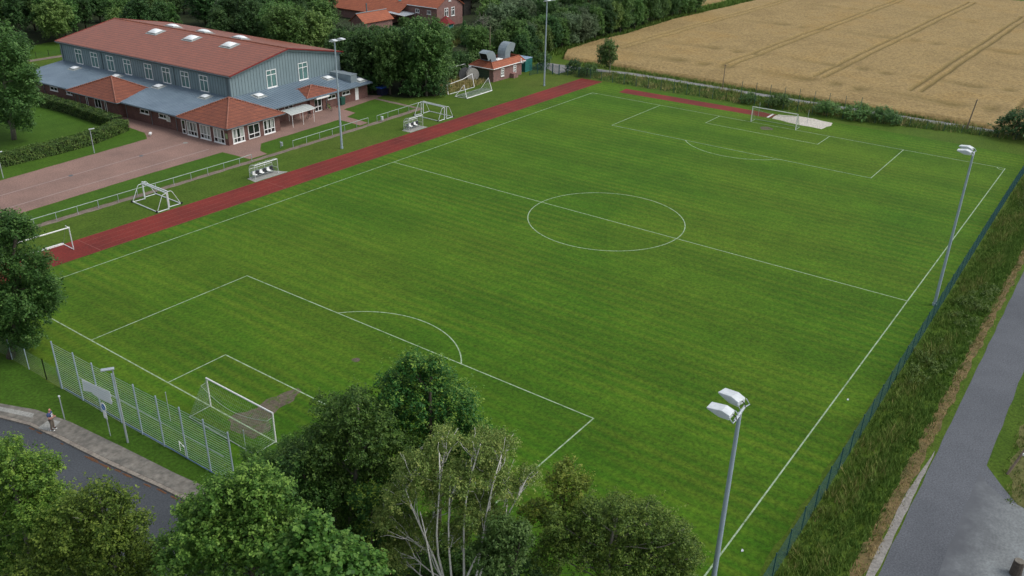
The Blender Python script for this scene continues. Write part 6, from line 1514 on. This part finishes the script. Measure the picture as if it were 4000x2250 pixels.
# rough grass built from blades
def blades(name, regions, mat, label, width, tuft_r=0.16, per=7):
    PP = []; TT = []
    for (poly, dens, h0, h1, t0, t1) in regions:
        xs = [p[0] for p in poly]; ys = [p[1] for p in poly]; A_ = (max(xs)-min(xs))*(max(ys)-min(ys)); n = int(A_*dens)
        q = np.stack([rng.uniform(min(xs), max(xs), n), rng.uniform(min(ys), max(ys), n)], 1)
        q = np.array([p for p in q if inside(p, poly)])
        if len(q) == 0: continue
        patch = 0.5+0.5*np.sin(q[:, 0]*0.55+np.sin(q[:, 1]*1.3)*1.6)*np.sin(q[:, 1]*0.9+np.sin(q[:, 0]*0.23)*2)
        hh = h0+(h1-h0)*np.clip(patch*0.6+rng.random(len(q))*0.5, 0, 1); tn = t0+(t1-t0)*np.clip(patch*0.55+rng.normal(0.2, 0.22, len(q)), 0, 1)
        c = np.repeat(q, per, 0)+rng.normal(0, tuft_r, (len(q)*per, 2)); h = np.repeat(hh, per)*rng.uniform(0.6, 1.15, len(c)); tn = np.clip(np.repeat(tn, per)+rng.normal(0, 0.08, len(c)), 0, 1)
        a = rng.uniform(0, 2*math.pi, len(c)); w = width*rng.uniform(0.7, 1.3, len(c)); lean = rng.normal(0, 0.38, (len(c), 2))*h[:, None]
        V = np.zeros((len(c), 3, 3)); V[:, 0, :2] = c+np.stack([np.cos(a), np.sin(a)], 1)*w[:, None]/2; V[:, 1, :2] = c-np.stack([np.cos(a), np.sin(a)], 1)*w[:, None]/2
        V[:, 2, :2] = c+lean; V[:, 2, 2] = h
        PP.append(V.reshape(-1, 3)); TT.append(np.repeat(tn, 3))
    V = np.concatenate(PP); o = npmesh(name, V, np.arange(len(V)).reshape(-1, 3), mat, None, np.concatenate(TT))
    return tag(o, label, None, None, 'stuff')
GB = mat_blade('grass_blades', [(0.0, (0.075, 0.160, 0.024)), (0.45, (0.140, 0.220, 0.040)), (0.72, (0.260, 0.255, 0.080)), (1.0, (0.440, 0.350, 0.160))])
blades('tall_grass', [([(-60, -37.35), (70, -36.5), (70, -39.4), (-60, -39.6)], 15, 0.2, 0.75, 0.05, 0.72), ([(-60, -39.2), (70, -39.2), (70, -40.7), (-60, -40.7)], 17, 0.2, 0.6, 0.0, 0.42)], GB, 'tall rough grass and weeds between the green fence and the lane', 0.06)
wr_ = random.Random(77); wb = []
for i in range(330):
    x = wr_.uniform(-58, 62); y = wr_.uniform(-40.4, -37.6); k = math.sin(x*0.35)+math.sin(x*0.13+2)+wr_.random()
    if k > 0.8: q_ = wr_.uniform(0.2, 0.5); wb.append((x, y, q_*0.7, q_))
o = crown_mesh('weeds', wb, mat_leaf('weed_leaves', (0.040, 0.075, 0.010), (0.075, 0.115, 0.018), (0.120, 0.160, 0.030), gain=1.2), None, 0.12, dens=100, per=12, sprig_r=0.16, seed=78, low=-0.1)
tag(o, 'leafy green weeds among the rough grass of the verge', None, None, 'stuff')
blades('cut_stubble', [([(-60, -40.7), (60, -40.7), (60, -41.3), (-60, -41.4)], 14, 0.06, 0.22, 0.5, 1.1)], GB, 'dry cut grass lying along the lane verge', 0.06)
blades('verge_grass', [([(61.9, 40), (62.2, 25), (62.6, 10), (64.3, -10), (70, -36), (73, -36), (70.5, -15), (69.6, 3), (69.3, 25), (68.6, 40)], 5, 0.3, 0.8, 0.1, 0.9), ([(71.6, 40), (72.0, 10), (72.6, -10), (75, -60), (76, -60), (74, -10), (73.6, 10), (73.4, 48), (70.5, 50)], 7, 0.3, 0.75, 0.15, 0.7)], GB, 'rough verge grass along the farm track at the far end', 0.13, 0.3)
blades('dry_weeds', [([(34.5, 53), (43.5, 53.3), (47, 54), (46.8, 58.5), (38, 59)], 7, 0.4, 0.9, 0.5, 1.15), ([(56, 77), (76, 82), (82, 92), (76, 97), (60, 88)], 2.2, 0.5, 1.1, 0.4, 1.0)], GB, 'dry brown weeds around the dumped goals and in the garden', 0.13, 0.3)
blades('wood_edge_grass', [([(66, 56), (75, 57.2), (92, 58.6), (108, 57.8), (132, 59.2), (150, 58.2), (190, 56.5), (190, 62.5), (150, 64), (132, 62), (108, 60.5), (92, 61.5), (66, 60)], 2.0, 0.5, 1.3, 0.0, 0.55)], GB, 'rough green edge between wheat and hedgerow wood', 0.22, 0.4)
blades('bank_grass', [([(-27.2, -47.0), (-24.4, -46.4), (0, -45.9), (20, -46), (20, -50), (-27, -50)], 6, 0.1, 0.35, 0.2, 0.9)], GB, 'short dry bank grass right of the lane', 0.06)

# ------------------------------------------------------------------ the person on the pavement
def skin_mesh(name, joints, edges, mat, parent, sub=2, root=0):
    me = bpy.data.meshes.new(name); me.from_pydata([j[0] for j in joints], edges, []); o = bpy.data.objects.new(name, me); COL.objects.link(o)
    sk = o.modifiers.new('skin', 'SKIN'); sk.use_smooth_shade = True
    me.skin_vertices[0].data[root].use_root = True
    for i, j in enumerate(joints):
        r = j[1]; me.skin_vertices[0].data[i].radius = (r, r) if isinstance(r, float) else r
    sb = o.modifiers.new('sub', 'SUBSURF'); sb.levels = sub; sb.render_levels = sub
    bpy.context.view_layer.update()
    ev = o.evaluated_get(bpy.context.evaluated_depsgraph_get()); m2 = bpy.data.meshes.new_from_object(ev)
    bpy.data.objects.remove(o); m2.materials.clear(); m2.materials.append(mat)
    m2.polygons.foreach_set("use_smooth", [True]*len(m2.polygons))
    o = bpy.data.objects.new(name, m2); COL.objects.link(o)
    if parent is not None: o.parent = parent; CH.setdefault(parent.name, []).append(o)
    return o
skin = pmat('skin', (0.56, 0.30, 0.22), (0.50, 0.25, 0.18), 3, 0.55); denim = pmat('blue_shirt', (0.055, 0.085, 0.19), (0.045, 0.07, 0.16), 3, 0.9); khaki = pmat('khaki_trousers', (0.20, 0.165, 0.13), (0.15, 0.125, 0.10), 3, 0.9)
# local frame: facing +x, left = +y
pe = empty('person', (-61.05, 9.95, 0.128), math.radians(-52), 'man in blue printed t-shirt and khaki trousers on the pavement looking at a phone', 'person')
J = [((0, 0, 0.97), (0.12, 0.15)), ((0.0, 0, 1.15), (0.11, 0.145)), ((0.0, 0, 1.34), (0.12, 0.165)), ((0.01, 0, 1.47), (0.075, 0.09)), ((0.03, 0, 1.53), 0.055), ((0.065, 0, 1.61), (0.085, 0.075)), ((0.085, 0, 1.71), (0.10, 0.082)), ((0.065, 0, 1.78), (0.07, 0.06)),
     ((0.0, 0.19, 1.42), 0.06), ((0.03, 0.25, 1.13), 0.046), ((0.24, 0.12, 1.12), 0.036), ((0.33, 0.07, 1.16), (0.022, 0.036)),
     ((0.0, -0.19, 1.42), 0.06), ((0.03, -0.25, 1.13), 0.046), ((0.24, -0.11, 1.12), 0.036), ((0.33, -0.05, 1.18), (0.022, 0.036)),
     ((0.0, 0.10, 0.90), 0.095), ((0.03, 0.12, 0.52), 0.065), ((0.0, 0.14, 0.12), 0.042), ((0.08, 0.147, 0.05), 0.026),
     ((0.0, -0.10, 0.90), 0.095), ((0.02, -0.11, 0.52), 0.065), ((-0.05, -0.12, 0.12), 0.042), ((0.03, -0.127, 0.05), 0.026)]
E_ = [(0, 1), (1, 2), (2, 3), (3, 4), (4, 5), (5, 6), (6, 7), (2, 8), (8, 9), (9, 10), (10, 11), (2, 12), (12, 13), (13, 14), (14, 15), (0, 16), (16, 17), (17, 18), (18, 19), (0, 20), (20, 21), (21, 22), (22, 23)]
# fingers: four and a thumb per hand, curled towards the phone
for hand, sy in ((11, 1), (15, -1)):
    p = Vector(J[hand][0])
    for k, ln_f in enumerate((0.072, 0.08, 0.075, 0.06)):
        a = len(J); yy = p.y-sy*0.012; zz = p.z+0.03-0.02*k
        J += [((p.x+0.035, yy-sy*0.004*k, zz), 0.0095), ((p.x+0.035+ln_f*0.6, yy-sy*0.02, zz), 0.0085), ((p.x+0.03+ln_f*0.75, yy-sy*0.045, zz), 0.0075)]; E_ += [(hand, a), (a, a+1), (a+1, a+2)]
    a = len(J); J += [((p.x+0.0, p.y-sy*0.02, p.z+0.042), 0.011), ((p.x+0.04, p.y-sy*0.045, p.z+0.055), 0.009)]; E_ += [(hand, a), (a, a+1)]
skin_mesh('body', J, E_, skin, pe, 2, 0)
hd = MB()
hd.obox((0.186, 0, 1.655), (1, 0, 0.3), (0, 1, 0), 0.045, 0.03, 0.045)      # nose
for s in (-1, 1): hd.obox((0.07, s*0.086, 1.665), (1, 0, 0), (0, 0, 1), 0.04, 0.06, 0.02)
hd.build('nose_and_ears', skin, pe, bevel=0.008)
ey_ = MB()
for s in (-1, 1): ey_.disc((0.172, s*0.032, 1.69), (1, 0, -0.1), 0.011, 0.006, 10)
ey_.obox((0.165, 0, 1.61), (0, 1, 0), (1, 0, 0), 0.05, 0.006, 0.008); ey_.build('eyes_and_mouth', M['black'], pe)
TS = [((0, 0, 0.93), (0.155, 0.19)), ((0.0, 0, 1.15), (0.145, 0.18)), ((0.0, 0, 1.36), (0.14, 0.19)), ((0.01, 0, 1.465), (0.085, 0.11)), ((0.0, 0.20, 1.42), 0.085), ((0.02, 0.255, 1.22), 0.08), ((0.0, -0.20, 1.42), 0.085), ((0.02, -0.255, 1.22), 0.08)]
skin_mesh('t_shirt', TS, [(0, 1), (1, 2), (2, 3), (2, 4), (4, 5), (2, 6), (6, 7)], denim, pe, 2, 0)
TR = [((0, 0, 0.96), (0.13, 0.165)), ((0.0, 0.10, 0.86), 0.115), ((0.03, 0.12, 0.50), 0.088), ((0.0, 0.14, 0.13), 0.078), ((0.0, -0.10, 0.86), 0.115), ((0.02, -0.11, 0.50), 0.088), ((-0.05, -0.12, 0.13), 0.078)]
skin_mesh('trousers', TR, [(0, 1), (1, 2), (2, 3), (0, 4), (4, 5), (5, 6)], khaki, pe, 2, 0)
for (x, y) in ((0.0, 0.145), (-0.05, -0.125)):
    q = skin_mesh('shoe', [((x-0.06, y, 0.07), 0.064), ((x+0.06, y+0.005*(1 if y > 0 else -1), 0.062), 0.060), ((x+0.17, y+0.015*(1 if y > 0 else -1), 0.045), 0.042)], [(0, 1), (1, 2)], M['black'], pe, 2, 0)
    s = MB(); s.obox((x+0.06, y, 0.012), (1, 0, 0), (0, 1, 0), 0.30, 0.10, 0.024); s.build('sole', M['white'], q, bevel=0.01)
sp = MB(); sp.disc((0.158, -0.02, 1.20), (1, 0, 0.02), 0.085, 0.012, 18); sp.obox((0.15, 0.0, 1.345), (0, 1, 0.05), (1, 0, 0), 0.22, 0.012, 0.05); sp.build('shirt_print', M['white'], pe)
pn = MB(); pn.obox((0, 0, 0), (0.6, 0, 0.8), (0, 1, 0), 0.15, 0.075, 0.009); po = pn.build('mobile_phone', M['black'], None, bevel=0.003)
c_, s_ = math.cos(math.radians(-52)), math.sin(math.radians(-52)); lx, ly = 0.40, 0.01
po.location = (-61.05+c_*lx-s_*ly, 9.95+s_*lx+c_*ly, 0.128+1.19); po.rotation_euler = (0, 0, math.radians(-52))
tag(po, 'dark mobile phone held in the hands of the man', 'phone')
